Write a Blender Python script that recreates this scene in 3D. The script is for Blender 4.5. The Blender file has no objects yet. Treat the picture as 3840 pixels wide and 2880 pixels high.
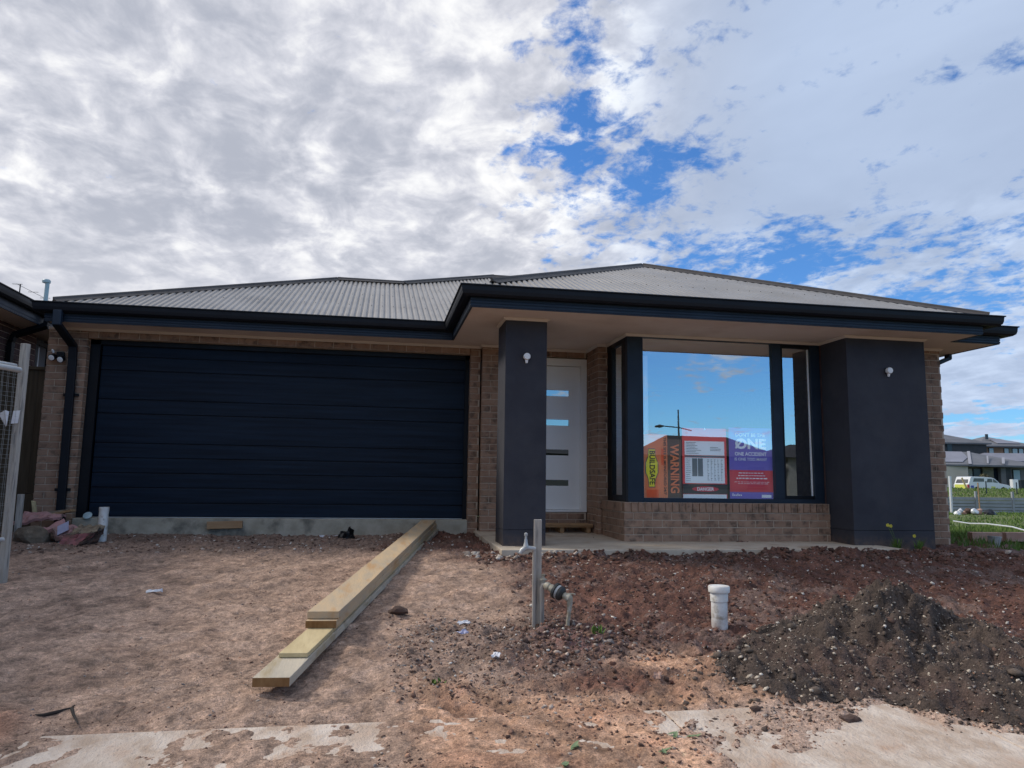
import bpy, bmesh, math, random
import numpy as np
from mathutils import Vector, Matrix
R = math.radians
random.seed(7); rng = np.random.default_rng(11)
scene = bpy.context.scene
COL = scene.collection

# ------------------------------------------------------------------ camera
YAW, PITCH, ROLL, FPX, CAMH = 0.178, 0.130, -0.014, 2784.3, 0.479
cd = bpy.data.cameras.new('camera'); cam = bpy.data.objects.new('camera', cd); COL.objects.link(cam)
fwd = Vector((math.sin(YAW)*math.cos(PITCH), math.cos(YAW)*math.cos(PITCH), math.sin(PITCH)))
right0 = Vector((math.cos(YAW), -math.sin(YAW), 0)); up0 = right0.cross(fwd)
cr, sr = math.cos(ROLL), math.sin(ROLL)
right = right0*cr - up0*sr*-1*-1; up = up0*cr + right0*sr
right = (right0*cr - up0*sr); up = (up0*cr + right0*sr)
cam.matrix_world = Matrix(((right.x, up.x, -fwd.x, 0), (right.y, up.y, -fwd.y, 0), (right.z, up.z, -fwd.z, CAMH), (0, 0, 0, 1)))
cd.sensor_width = 36; cd.lens = 36*FPX/3840; cd.clip_start = 0.05; cd.clip_end = 6000
scene.camera = cam
scene.render.resolution_x = 1024; scene.render.resolution_y = 768

# ------------------------------------------------------------------ world sky
SUN_EL, SUN_AZ, SUN_E, SKY_S = R(42), R(-62), 1.5, 0.088
w = bpy.data.worlds.new('World'); scene.world = w; w.use_nodes = True
nt = w.node_tree; nt.nodes.clear()
def N(t, **k):
    n = nt.nodes.new(t)
    for a, b in k.items(): setattr(n, a, b)
    return n
def lk(a, b): nt.links.new(a, b)
def M(op, a, b=None, c=None, clamp=False):
    n = N('ShaderNodeMath', operation=op, use_clamp=clamp)
    for i, v in enumerate((a, b, c)):
        if v is None: continue
        if isinstance(v, (int, float)): n.inputs[i].default_value = v
        else: lk(v, n.inputs[i])
    return n.outputs[0]
def SS(v, lo, hi, a=0.0, b=1.0):
    n = N('ShaderNodeMapRange', interpolation_type='SMOOTHSTEP')
    lk(v, n.inputs['Value'])
    n.inputs['From Min'].default_value = lo; n.inputs['From Max'].default_value = hi
    n.inputs['To Min'].default_value = a; n.inputs['To Max'].default_value = b
    return n.outputs[0]
tc = N('ShaderNodeTexCoord'); sp = N('ShaderNodeSeparateXYZ'); lk(tc.outputs['Generated'], sp.inputs[0])
dx, dy, dz = sp.outputs
cy, sy = math.cos(YAW), math.sin(YAW)
s_ = M('SUBTRACT', M('MULTIPLY', dx, cy), M('MULTIPLY', dy, sy))
f_ = M('ADD', M('MULTIPLY', dx, sy), M('MULTIPLY', dy, cy))
zc = M('ADD', M('MAXIMUM', dz, 0.0), 0.16)
px, py = M('DIVIDE', s_, zc), M('DIVIDE', f_, zc)
def P2(ax, ay, rot=0.0):
    c, s = math.cos(rot), math.sin(rot)
    qx = M('ADD', M('MULTIPLY', px, c*ax), M('MULTIPLY', py, s*ax))
    qy = M('ADD', M('MULTIPLY', px, -s*ay), M('MULTIPLY', py, c*ay))
    cb = N('ShaderNodeCombineXYZ'); lk(qx, cb.inputs[0]); lk(qy, cb.inputs[1]); return cb.outputs[0]
def NO(vec, scale, detail, rough=.55, dist=0.0, off=0.0):
    n = N('ShaderNodeTexNoise'); mp = N('ShaderNodeVectorMath', operation='ADD'); lk(vec, mp.inputs[0]); mp.inputs[1].default_value = (off, off*1.7, off*.3)
    lk(mp.outputs[0], n.inputs['Vector']); n.inputs['Scale'].default_value = scale; n.inputs['Detail'].default_value = detail
    n.inputs['Roughness'].default_value = rough; n.inputs['Distortion'].default_value = dist
    return n.outputs['Fac']
n_big = NO(P2(1, .8, .5), 1.3, 5, .55, .3, 3.1)
n_puff = NO(P2(1, .9, .35), 7.5, 9, .60, .35, 1.3)
n_fine = NO(P2(1, .8, 0), 22, 7, .62, .3, 7.7)
n_streak = NO(P2(1, .35, .9), 2.4, 6, .6, .5, 5.0)
blobs = [(.165, .375, .10, .055, .50), (.23, .41, .08, .04, .32), (.11, .45, .08, .07, .45), (.06, .54, .11, .07, .38), (-.22, .50, .03, .025, .55), (.02, .42, .06, .10, .22),
         (.24, .30, .13, .04, .42), (.38, .27, .20, .05, .42), (.50, .215, .17, .05, .50), (.44, .20, .15, .035, .50), (.42, .37, .08, .035, .42), (.56, .30, .06, .05, .4)]
B = None
for (bs, bz, rs, rz, wt) in blobs:
    a = M('DIVIDE', M('SUBTRACT', s_, bs), rs); b = M('DIVIDE', M('SUBTRACT', dz, bz), rz)
    e = M('MULTIPLY', M('EXPONENT', M('MULTIPLY', M('ADD', M('MULTIPLY', a, a), M('MULTIPLY', b, b)), -1.0)), wt)
    B = e if B is None else M('ADD', B, e)
B = M('MULTIPLY', B, SS(f_, .3, .5))
behind = SS(f_, .35, -.15)
B = M('ADD', B, M('MULTIPLY', M('MULTIPLY', behind, SS(dz, .42, .27)), 1.0))
lowr = M('MULTIPLY', M('MULTIPLY', SS(s_, .30, .5), SS(dz, .16, .02)), .45)
B = M('ADD', B, lowr)
field = M('ADD', M('ADD', M('MULTIPLY', n_puff, .70), M('MULTIPLY', n_fine, .45)), M('MULTIPLY', n_big, .15))   # ~ .65
field = M('ADD', field, M('MULTIPLY', M('SUBTRACT', n_streak, .5), M('MULTIPLY', SS(s_, .1, .4), 1.0)))
field = M('ADD', .65, M('MULTIPLY', M('SUBTRACT', field, .65), 2.6))
dens = SS(M('SUBTRACT', M('ADD', field, M('ADD', .42, SS(s_, .02, -.12, 0, .22))), M('MULTIPLY', B, .72)), .44, .92)
# cloud brightness: lumpy greys to the left, thin blue-grey veil to the right
lump = M('ADD', M('ADD', M('MULTIPLY', NO(P2(1, .8, .35), 6.5, 8, .56, .5, 21.), .52), M('MULTIPLY', NO(P2(1, .8, .2), 19., 6, .58, .3, 3.), .20)), M('MULTIPLY', NO(P2(1, 1, .35), 1.6, 3, .5, .3, 33.), .28))
bright = SS(lump, .385, .655)
lowf = SS(dz, .34, .16)
bright = M('ADD', M('MULTIPLY', bright, M('SUBTRACT', 1.0, M('MULTIPLY', lowf, .6))), M('MULTIPLY', lowf, .22))
veil = M('MULTIPLY', SS(s_, .10, .26), SS(dz, .22, .36))
vl = N('ShaderNodeMapRange'); lk(n_big, vl.inputs['Value']); vl.inputs['From Min'].default_value = .3; vl.inputs['From Max'].default_value = .7; vl.inputs['To Min'].default_value = -.05; vl.inputs['To Max'].default_value = .38
mx = N('ShaderNodeMix', data_type='FLOAT'); lk(veil, mx.inputs[0]); lk(bright, mx.inputs[2]); lk(vl.outputs[0], mx.inputs[3])
ramp = N('ShaderNodeValToRGB'); lk(mx.outputs[0], ramp.inputs[0])
cr_ = ramp.color_ramp; cr_.elements[0].position = 0.0; cr_.elements[0].color = (.33, .35, .41, 1); cr_.elements[1].position = 1.0; cr_.elements[1].color = (.74, .74, .74, 1)
e = cr_.elements.new(.5); e.color = (.50, .51, .56, 1)
tint = N('ShaderNodeMix', data_type='RGBA', blend_type='MULTIPLY'); lk(SS(s_, .0, .35), tint.inputs[0]); lk(ramp.outputs[0], tint.inputs[6]); tint.inputs[7].default_value = (.78, .92, 1.10, 1)
sky = N('ShaderNodeTexSky', sky_type='NISHITA'); sky.sun_disc = False; sky.sun_elevation = SUN_EL; sky.sun_rotation = SUN_AZ
sky.air_density = 1.0; sky.dust_density = .15; sky.ozone_density = 1.6
st = N('ShaderNodeMix', data_type='RGBA', blend_type='MULTIPLY'); st.inputs[0].default_value = 1; lk(sky.outputs[0], st.inputs[6]); st.inputs[7].default_value = (.40, .72, 1.10, 1)
bg1 = N('ShaderNodeBackground'); lk(st.outputs[2], bg1.inputs[0]); bg1.inputs[1].default_value = SKY_S
bg2 = N('ShaderNodeBackground'); lk(tint.outputs[2], bg2.inputs[0]); bg2.inputs[1].default_value = .86
ms = N('ShaderNodeMixShader'); lk(dens, ms.inputs[0]); lk(bg1.outputs[0], ms.inputs[1]); lk(bg2.outputs[0], ms.inputs[2])
wo = N('ShaderNodeOutputWorld'); lk(ms.outputs[0], wo.inputs[0])
sl = bpy.data.lights.new('sun', 'SUN'); sl.energy = SUN_E; sl.angle = R(11); sl.color = (1, .93, .84)
so = bpy.data.objects.new('sun', sl); COL.objects.link(so)
sd = Vector((math.sin(SUN_AZ)*math.cos(SUN_EL), math.cos(SUN_AZ)*math.cos(SUN_EL), math.sin(SUN_EL)))
so.rotation_euler = sd.to_track_quat('Z', 'Y').to_euler(); so.location = (0, 0, 20)
scene.view_settings.view_transform = 'Standard'; scene.view_settings.look = 'None'
scene.view_settings.gamma = 1; scene.view_settings.use_curve_mapping = False; scene.view_settings.exposure = 0.72

# ------------------------------------------------------------------ materials
def mat(name, c1, c2=None, scale=8, rough=.8, bump=0.0, bscale=None, metal=0.0, spec=.5, stretch=(1, 1, 1), rnd=0.0, detail=6, attr=None, c3=None, s3=1.5, coat=0, lo=.35, hi=.65, dirt=None):
    m = bpy.data.materials.new(name); m.use_nodes = True; t = m.node_tree; p = t.nodes['Principled BSDF']
    L = t.links.new
    geo = t.nodes.new('ShaderNodeNewGeometry')
    mp = t.nodes.new('ShaderNodeVectorMath'); mp.operation = 'MULTIPLY'; L(geo.outputs['Position'], mp.inputs[0]); mp.inputs[1].default_value = stretch
    def noise(sc, det=detail, rg=.6):
        n = t.nodes.new('ShaderNodeTexNoise'); L(mp.outputs[0], n.inputs['Vector']); n.inputs['Scale'].default_value = sc; n.inputs['Detail'].default_value = det; n.inputs['Roughness'].default_value = rg
        return n.outputs['Fac']
    def mr(v, a, b, x, y):
        n = t.nodes.new('ShaderNodeMapRange'); L(v, n.inputs[0]); n.inputs[1].default_value = a; n.inputs[2].default_value = b; n.inputs[3].default_value = x; n.inputs[4].default_value = y; return n.outputs[0]
    col = None
    if attr:
        a = t.nodes.new('ShaderNodeAttribute'); a.attribute_name = attr; col = a.outputs['Color']
        mx = t.nodes.new('ShaderNodeMix'); mx.data_type = 'RGBA'; mx.blend_type = 'MULTIPLY'; mx.inputs[0].default_value = 1
        L(col, mx.inputs[6]); cb = t.nodes.new('ShaderNodeCombineColor')
        v = mr(noise(scale), lo, hi, .72, 1.25)
        v2 = t.nodes.new('ShaderNodeMath'); v2.operation = 'MULTIPLY'; L(v, v2.inputs[0]); L(mr(noise(scale*3.2, 4, .7), .3, .7, .48, 1.52), v2.inputs[1]); v = v2.outputs[0]
        for i in range(3): L(v, cb.inputs[i])
        L(cb.outputs[0], mx.inputs[7]); col = mx.outputs[2]
    else:
        mx = t.nodes.new('ShaderNodeMix'); mx.data_type = 'RGBA'
        mx.inputs[6].default_value = (*c1, 1); mx.inputs[7].default_value = (*(c2 or c1), 1)
        L(mr(noise(scale), lo, hi, 0, 1), mx.inputs[0]); col = mx.outputs[2]
    if c3:
        m2 = t.nodes.new('ShaderNodeMix'); m2.data_type = 'RGBA'; L(col, m2.inputs[6]); m2.inputs[7].default_value = (*c3, 1)
        L(mr(noise(s3), .52, .66, 0, 1), m2.inputs[0]); col = m2.outputs[2]
    if dirt:       # splashed soil that stays on the lowest part of a thing: (colour, z full, z none)
        m3 = t.nodes.new('ShaderNodeMix'); m3.data_type = 'RGBA'; L(col, m3.inputs[6]); m3.inputs[7].default_value = (*dirt[0], 1)
        sx = t.nodes.new('ShaderNodeSeparateXYZ'); L(geo.outputs['Position'], sx.inputs[0])
        ml = t.nodes.new('ShaderNodeMath'); ml.operation = 'MULTIPLY'; ml.use_clamp = True
        L(mr(sx.outputs[2], dirt[1], dirt[2], 1, 0), ml.inputs[0]); L(mr(noise(14), .35, .6, .1, 1), ml.inputs[1]); L(ml.outputs[0], m3.inputs[0]); col = m3.outputs[2]
    if rnd:
        oi = t.nodes.new('ShaderNodeObjectInfo'); hs = t.nodes.new('ShaderNodeHueSaturation'); L(col, hs.inputs['Color'])
        L(mr(oi.outputs['Random'], 0, 1, 1-rnd, 1+rnd), hs.inputs['Value']); col = hs.outputs[0]
    L(col, p.inputs['Base Color']); p.inputs['Roughness'].default_value = rough; p.inputs['Metallic'].default_value = metal
    p.inputs['Specular IOR Level'].default_value = spec; p.inputs['Coat Weight'].default_value = coat
    L(mr(noise(scale*.7, 3), .3, .7, max(rough-.08, 0.02), min(rough+.08, 1)), p.inputs['Roughness'])
    if bump:
        b = t.nodes.new('ShaderNodeBump'); b.inputs['Strength'].default_value = 1.0; b.inputs['Distance'].default_value = bump
        L(noise(bscale or scale*3, 8, .65), b.inputs['Height']); L(b.outputs[0], p.inputs['Normal'])
    return m
MT = dict(
    brick=mat('brick', (.285, .168, .112), (.36, .232, .160), 14, .88, .003, 60, rnd=.13, c3=(.14, .092, .065), s3=9),
    mortar=mat('mortar', (.48, .37, .28), (.58, .48, .38), 10, .95, .002, 80),
    nbrick=mat('dark_brick', (.085, .045, .042), (.13, .075, .068), 12, .85, .002, 60, rnd=.22),
    render=mat('render_paint', (.034, .035, .046), (.045, .046, .058), 3, .85, .003, 150, c3=(.052, .051, .060), s3=1.1, dirt=((.13, .09, .07), -.24, -.08)),
    navy=mat('navy_steel', (.006, .008, .013), (.009, .012, .018), 2, .55, spec=.3),
    fascia=mat('fascia_steel', (.013, .024, .042), (.020, .033, .054), 3, .5, spec=.35),
    door=mat('garage_door', (.0025, .008, .019), (.007, .018, .038), 9, .55, .0016, 30, stretch=(.10, 1, 2.2), spec=.22),
    black=mat('black_frame', (.004, .005, .008), (.006, .008, .012), 5, .5, spec=.3),
    soffit=mat('soffit_board', (.74, .63, .55), (.80, .70, .62), 1.2, .9, c3=(.66, .55, .47), s3=.8),
    bead=mat('soffit_bead', (.70, .62, .54), (.74, .66, .58), 3, .8),
    roof=mat('roof_steel', (.22, .212, .205), (.28, .27, .262), 2.2, .36, .0004, 40, metal=.25, spec=.6),
    cap=mat('roof_cap', (.075, .066, .062), (.10, .09, .085), 4, .6, spec=.3),
    screw=mat('screw', (.05, .05, .05), None, 5, .5),
    slab=mat('slab_concrete', (.34, .31, .24), (.46, .42, .34), 7, .92, .003, 40, c3=(.17, .16, .13), s3=3),
    porch=mat('porch_concrete', (.50, .41, .31), (.62, .54, .43), 6, .9, .001, 60, c3=(.40, .29, .20), s3=2.2),
    white=mat('door_paint', (.88, .87, .85), (.90, .89, .87), 3, .55),
    alu=mat('aluminium', (.5, .5, .5), None, 5, .35, metal=.8),
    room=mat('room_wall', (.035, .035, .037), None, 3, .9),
    lamp=mat('lamp_plastic', (.93, .93, .92), (.90, .90, .89), 20, .5),
    pvc=mat('pvc', (.80, .80, .78), (.70, .68, .64), 18, .5, c3=(.42, .38, .31), s3=16, dirt=((.20, .12, .09), -.5, -.36)),
    pallet=mat('pallet_wood', (.34, .19, .09), (.46, .28, .14), 6, .85, .002, 40, stretch=(.4, 3, 3), rnd=.15),
    timber_a=mat('weathered_timber', (.60, .43, .25), (.46, .37, .26), 5, .85, .003, 28, stretch=(3, .5, 3), c3=(.50, .30, .14), s3=2.6, rnd=.08, detail=10),
    timber_b=mat('pale_timber', (.62, .50, .28), (.50, .39, .21), 6, .8, .002, 30, stretch=(3, .5, 3)),
    timber_g=mat('grey_timber', (.44, .39, .31), (.58, .50, .38), 5, .85, .003, 26, stretch=(3, .5, 3), c3=(.38, .30, .18), s3=3.),
    endgrain=mat('end_grain', (.20, .095, .03), (.30, .17, .07), 30, .9, .002, 60, stretch=(1, 1, .3)),
    stake=mat('stake_timber', (.36, .33, .29), (.48, .44, .39), 9, .9, .004, 30, stretch=(4, 4, .4), c3=(.2, .19, .18), s3=8),
    paling=mat('paling_timber', (.075, .052, .03), (.11, .078, .048), 8, .9, .003, 30, stretch=(4, 4, .3), rnd=.15),
    wire=mat('wire', (.24, .24, .23), (.32, .32, .31), 14, .5, metal=.3),
    galv=mat('galvanised', (.52, .53, .53), (.40, .41, .41), 14, .5, .001, 50, metal=.3, c3=(.6, .6, .58), s3=9),
    brass=mat('corroded_brass', (.33, .29, .21), (.44, .41, .34), 30, .65, .002, 90, metal=.2, c3=(.5, .49, .44), s3=26),
    meter=mat('meter_body', (.02, .022, .022), (.04, .04, .04), 20, .45),
    paper=mat('paper', (.75, .75, .76), (.66, .66, .70), 20, .7),
    lilac=mat('lilac_card', (.36, .37, .52), (.44, .45, .60), 12, .8),
    rock=mat('rock', (.15, .115, .08), (.25, .20, .145), 7, .95, .02, 16, c3=(.10, .075, .055), s3=5),
    pink=mat('pink_wrap', (.52, .26, .25), (.38, .22, .20), 12, .85, .006, 26, c3=(.22, .15, .12), s3=5),
    pinkred=mat('red_wrap', (.42, .13, .14), (.28, .13, .12), 9, .85, .006, 26, c3=(.16, .09, .07), s3=6),
    ply=mat('dirty_ply', (.34, .27, .18), (.22, .16, .11), 10, .9, .004, 30, c3=(.14, .10, .07), s3=7),
    offcut=mat('orange_timber', (.34, .20, .10), (.42, .27, .15), 8, .85, .002, 30, stretch=(.5, 2, 3)),
    bag=mat('black_plastic', (.01, .01, .012), None, 5, .35),
    stick=mat('dark_stick', (.025, .020, .017), (.04, .03, .025), 20, .9),
    path=mat('footpath_concrete', (.50, .38, .29), (.72, .62, .53), 10, .93, .014, 55, c3=(.50, .34, .24), s3=5, lo=.36, hi=.62, detail=12, stretch=(1, .6, 1)),
    soil=mat('soil', None, None, 45, .96, .015, 70, attr='Col', lo=.36, hi=.64, detail=8),
    stone=mat('stone', None, None, 60, .92, attr='Col', lo=.3, hi=.7, detail=2),
    grass=mat('grass_field', (.075, .115, .025), (.14, .155, .05), .6, .95, .03, 12, c3=(.17, .14, .075), s3=.35),
    blade=mat('grass_blade', (.07, .14, .02), (.13, .20, .04), 5, .8),
    leaf=mat('leaf', (.13, .20, .09), (.22, .28, .15), 20, .7),
    petal=mat('petal', (.75, .62, .06), None, 5, .7),
    greysleeper=mat('concrete_sleeper', (.27, .29, .31), (.34, .36, .38), 2, .9),
    dtile=mat('street_roof', (.03, .028, .03), (.04, .038, .04), .6, .9, spec=.2),
    tile=mat('far_roof', (.12, .125, .14), (.16, .165, .18), .6, .75),
    tilecap=mat('far_roof_cap', (.33, .33, .36), None, 1, .7),
    solar=mat('solar_panel', (.20, .20, .235), (.25, .25, .29), .5, .5, spec=.3),
    beige=mat('beige_render', (.50, .45, .38), (.55, .50, .43), .5, .9),
    dgrey=mat('dark_cladding', (.045, .05, .055), (.065, .07, .075), .8, .9),
    mgrey=mat('grey_cladding', (.16, .155, .155), (.20, .195, .195), .8, .9),
    brown=mat('brown_brick', (.26, .16, .10), (.31, .19, .12), 1.2, .9),
    stonew=mat('stone_cladding', (.27, .24, .17), (.16, .15, .11), 2.5, .9),
    farglass=mat('far_glass', (.36, .46, .50), (.42, .52, .55), .6, .2),
    farpane=mat('dark_pane', (.02, .03, .045), None, 1, .2),
    carw=mat('car_paint', (.72, .73, .74), None, 1, .3, coat=.5),
    lime=mat('lime_marking', (.62, .66, .12), None, 1, .4),
    carg=mat('car_glass', (.05, .055, .06), (.12, .12, .12), 1.5, .12),
    tyre=mat('tyre', (.02, .02, .02), None, 3, .9),
    red=mat('red_plastic', (.35, .03, .05), None, 2, .4),
    blue=mat('blue_plastic', (.06, .09, .40), None, 2, .5),
    vent=mat('vent_pipe', (.34, .47, .50), (.42, .53, .55), 6, .5),
    asphalt=mat('asphalt', (.045, .045, .047), (.06, .06, .06), 20, .95, .004, 80),
    dredge=mat('dark_soil_clod', (.07, .04, .03), (.11, .07, .055), 30, .97, .01, 40),
    terracotta=mat('pale_brick', (.45, .26, .19), (.50, .33, .26), 14, .9, .003, 50, rnd=.15),
)
def flat(name, c, rough=.6):
    m = bpy.data.materials.new(name); m.use_nodes = True; p = m.node_tree.nodes['Principled BSDF']
    p.inputs['Base Color'].default_value = (*c, 1); p.inputs['Roughness'].default_value = rough; return m
def glass(name, refl, tint=(1, 1, 1), trans=(.6, .62, .63)):
    m = bpy.data.materials.new(name); m.use_nodes = True; t = m.node_tree; t.nodes.clear(); L = t.links.new
    g = t.nodes.new('ShaderNodeBsdfGlossy'); g.inputs['Roughness'].default_value = .0; g.inputs['Color'].default_value = (refl*tint[0], refl*tint[1], refl*tint[2], 1)
    geo = t.nodes.new('ShaderNodeNewGeometry'); nz = t.nodes.new('ShaderNodeTexNoise'); L(geo.outputs['Position'], nz.inputs['Vector']); nz.inputs['Scale'].default_value = .8; nz.inputs['Detail'].default_value = 1
    b = t.nodes.new('ShaderNodeBump'); b.inputs['Distance'].default_value = .0012; L(nz.outputs[0], b.inputs['Height']); L(b.outputs[0], g.inputs['Normal'])
    tr = t.nodes.new('ShaderNodeBsdfTransparent'); tr.inputs['Color'].default_value = (*trans, 1)
    a = t.nodes.new('ShaderNodeAddShader'); L(g.outputs[0], a.inputs[0]); L(tr.outputs[0], a.inputs[1])
    o = t.nodes.new('ShaderNodeOutputMaterial'); L(a.outputs[0], o.inputs[0]); return m
MT['glass'] = glass('window_glass', .54, (.92, 1.0, 1.02), (.92, .94, .95)); MT['slot'] = glass('slot_glass', .45, (.9, 1, 1), (.1, .12, .12))
MT['p_orange'] = flat('poster_orange', (.80, .24, .09)); MT['p_orange2'] = flat('poster_deep_orange', (.80, .13, .03)); MT['p_yellow'] = flat('poster_yellow', (.80, .72, .05))
MT['p_black'] = flat('poster_black', (.02, .018, .02)); MT['p_red'] = flat('poster_red', (.80, .05, .045)); MT['p_white'] = flat('poster_white', (.85, .88, .88))
MT['p_purple'] = flat('poster_purple', (.17, .13, .50)); MT['p_crimson'] = flat('poster_crimson', (.62, .02, .05)); MT['p_brown'] = flat('poster_brown', (.10, .055, .035)); MT['p_ink'] = flat('poster_ink', (.16, .18, .19))

# ------------------------------------------------------------------ helpers
WLOC = {}
def tag(o, label=None, cat=None, group=None, kind=None):
    if label: o['label'] = label
    if cat: o['category'] = cat
    if group: o['group'] = group
    if kind: o['kind'] = kind
    return o
def thing(name, loc, label, cat, group=None):
    o = bpy.data.objects.new(name, None); COL.objects.link(o); o.location = loc; o.empty_display_size = .1
    WLOC[o.name] = Vector(loc); return tag(o, label, cat, group)
def link(name, me, m, parent=None, world=(0, 0, 0), rot=None, label=None):
    o = bpy.data.objects.new(name, me); COL.objects.link(o)
    if m is not None and not me.materials: me.materials.append(MT[m] if isinstance(m, str) else m)
    wl = Vector(world)
    if parent is not None: o.parent = parent; o.location = wl-WLOC[parent.name]
    else: o.location = wl
    if rot: o.rotation_euler = rot
    WLOC[o.name] = wl
    if label: o['label'] = label
    return o
class MB:
    def __init__(s): s.v = []; s.f = []; s.mi = []; s.smooth = False
    def add(s, vs, fs, mi=0):
        n = len(s.v); s.v += [tuple(v) for v in vs]; s.f += [tuple(i+n for i in f) for f in fs]; s.mi += [mi]*len(fs); return s
    def box(s, x0, x1, y0, y1, z0, z1, mi=0):
        return s.add([(x0, y0, z0), (x1, y0, z0), (x1, y1, z0), (x0, y1, z0), (x0, y0, z1), (x1, y0, z1), (x1, y1, z1), (x0, y1, z1)],
                     [(0, 3, 2, 1), (4, 5, 6, 7), (0, 1, 5, 4), (1, 2, 6, 5), (2, 3, 7, 6), (3, 0, 4, 7)], mi)
    def obox(s, c, ax, ay, az, mi=0):   # centre and half-axis vectors
        c, ax, ay, az = map(Vector, (c, ax, ay, az))
        vs = [c+ax*i+ay*j+az*k for k in (-1, 1) for (i, j) in ((-1, -1), (1, -1), (1, 1), (-1, 1))]
        return s.add(vs, [(0, 3, 2, 1), (4, 5, 6, 7), (0, 1, 5, 4), (1, 2, 6, 5), (2, 3, 7, 6), (3, 0, 4, 7)], mi)
    def prism(s, pts, ext, mi=0):       # polygon in 3D extruded by vector
        e = Vector(ext); n = len(pts); a = [Vector(p) for p in pts]
        return s.add(a+[p+e for p in a], [tuple(range(n))[::-1], tuple(range(n, 2*n))]+[(i, (i+1) % n, n+(i+1) % n, n+i) for i in range(n)], mi)
    def tube(s, pts, r, seg=10, caps=True, mi=0):
        pts = [Vector(p) for p in pts]; rs = r if isinstance(r, (list, tuple)) else [r]*len(pts); vs = []; prev = None
        for i, p in enumerate(pts):
            d = (pts[min(i+1, len(pts)-1)]-pts[max(i-1, 0)]).normalized()
            if prev is None:
                prev = d.orthogonal().normalized()
            u = (prev-d*prev.dot(d)).normalized(); prev = u; v = d.cross(u)
            vs += [p+(u*math.cos(2*math.pi*k/seg)+v*math.sin(2*math.pi*k/seg))*rs[i] for k in range(seg)]
        fs = [(i*seg+k, i*seg+(k+1) % seg, (i+1)*seg+(k+1) % seg, (i+1)*seg+k) for i in range(len(pts)-1) for k in range(seg)]
        if caps: fs += [tuple(range(seg))[::-1], tuple(range((len(pts)-1)*seg, len(pts)*seg))]
        return s.add(vs, fs, mi)
    def lathe(s, c, prof, seg=20, axis=(0, 0, 1), mi=0):   # prof [(r, h)]
        c = Vector(c); a = Vector(axis).normalized(); return s.tube([c+a*h for r, h in prof], [max(r, 1e-4) for r, h in prof], seg, True, mi) if True else s
    def build(s, name, m, parent=None, bevel=0, smooth=False, mats=None, label=None, origin=None):
        v = np.array(s.v, float); c = (v.min(0)+v.max(0))/2; c[2] = v[:, 2].min()
        if origin is not None: c = np.array(origin, float)
        me = bpy.data.meshes.new(name); me.from_pydata([tuple(q) for q in (v-c)], [], s.f)
        for mm in (mats or [m]): me.materials.append(MT[mm] if isinstance(mm, str) else mm)
        if mats: me.polygons.foreach_set('material_index', s.mi)
        if smooth: me.polygons.foreach_set('use_smooth', [True]*len(me.polygons))
        me.update()
        o = link(name, me, None, parent, c, label=label)
        if bevel:
            b = o.modifiers.new('bevel', 'BEVEL'); b.width = bevel; b.segments = 2; b.limit_method = 'ANGLE'; b.angle_limit = R(40)
        if smooth: 
            try: me.set_sharp_from_angle(angle=R(40))
            except Exception: pass
        return o
def fastmesh(name, V, F, col=None, smooth=False):
    me = bpy.data.meshes.new(name); V = np.asarray(V, np.float32); F = np.asarray(F, np.int32); k = F.shape[1]
    me.vertices.add(len(V)); me.vertices.foreach_set('co', V.ravel()); me.loops.add(F.size); me.loops.foreach_set('vertex_index', F.ravel())
    me.polygons.add(len(F)); me.polygons.foreach_set('loop_start', np.arange(0, F.size, k, dtype=np.int32)); me.polygons.foreach_set('loop_total', np.full(len(F), k, np.int32))
    if smooth: me.polygons.foreach_set('use_smooth', np.ones(len(F), bool))
    me.update(calc_edges=True)
    if col is not None:
        a = me.color_attributes.new('Col', 'FLOAT_COLOR', 'POINT'); c = np.ones((len(V), 4), np.float32); c[:, :3] = col; a.data.foreach_set('color', c.ravel())
    return me
def vnoise(x, y, seed=0):
    r = np.random.default_rng(seed); T = r.random((256, 256)); xi = np.floor(x).astype(int); yi = np.floor(y).astype(int); fx = x-xi; fy = y-yi
    fx = fx*fx*(3-2*fx); fy = fy*fy*(3-2*fy); a = T[xi & 255, yi & 255]; b = T[(xi+1) & 255, yi & 255]; c = T[xi & 255, (yi+1) & 255]; d = T[(xi+1) & 255, (yi+1) & 255]
    return (a*(1-fx)+b*fx)*(1-fy)+(c*(1-fx)+d*fx)*fy-.5
def fbm(x, y, f, o=5, seed=0, g=.5):
    s = 0; a = 1
    for i in range(o): s = s+a*vnoise(x*f+17.3*i, y*f+9.1*i, seed+i); a *= g; f *= 2.03
    return s
def sstep(x, a, b): t = np.clip((x-a)/(b-a), 0, 1); return t*t*(3-2*t)
def sweep(mb, path, prof, mi=0, cap=True):
    # path of (x,y) travelled with the outside on the right hand; prof [(out, z)] closed section
    n = len(path); k = len(prof); vs = []
    for i, p in enumerate(path):
        p = Vector((p[0], p[1])); d1 = (p-Vector(path[i-1][:2])).normalized() if i > 0 else None; d2 = (Vector(path[i+1][:2])-p).normalized() if i < n-1 else None
        n1 = Vector((d1.y, -d1.x)) if d1 else None; n2 = Vector((d2.y, -d2.x)) if d2 else None
        if n1 and n2: m = (n1+n2)/(1+n1.dot(n2))
        else: m = n1 or n2
        vs += [(p.x+m.x*o, p.y+m.y*o, z) for o, z in prof]
    fs = [(i*k+j, i*k+(j+1) % k, (i+1)*k+(j+1) % k, (i+1)*k+j) for i in range(n-1) for j in range(k)]
    if cap: fs += [tuple(range(k)), tuple(range((n-1)*k, n*k))[::-1]]
    mb.add(vs, fs, mi)
def pix(x, y, z):
    d = Vector((x, y, z-CAMH)); q = d.dot(fwd)
    return (512+d.dot(right)/q*FPX/3.75, 384-d.dot(up)/q*FPX/3.75, q)

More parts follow.
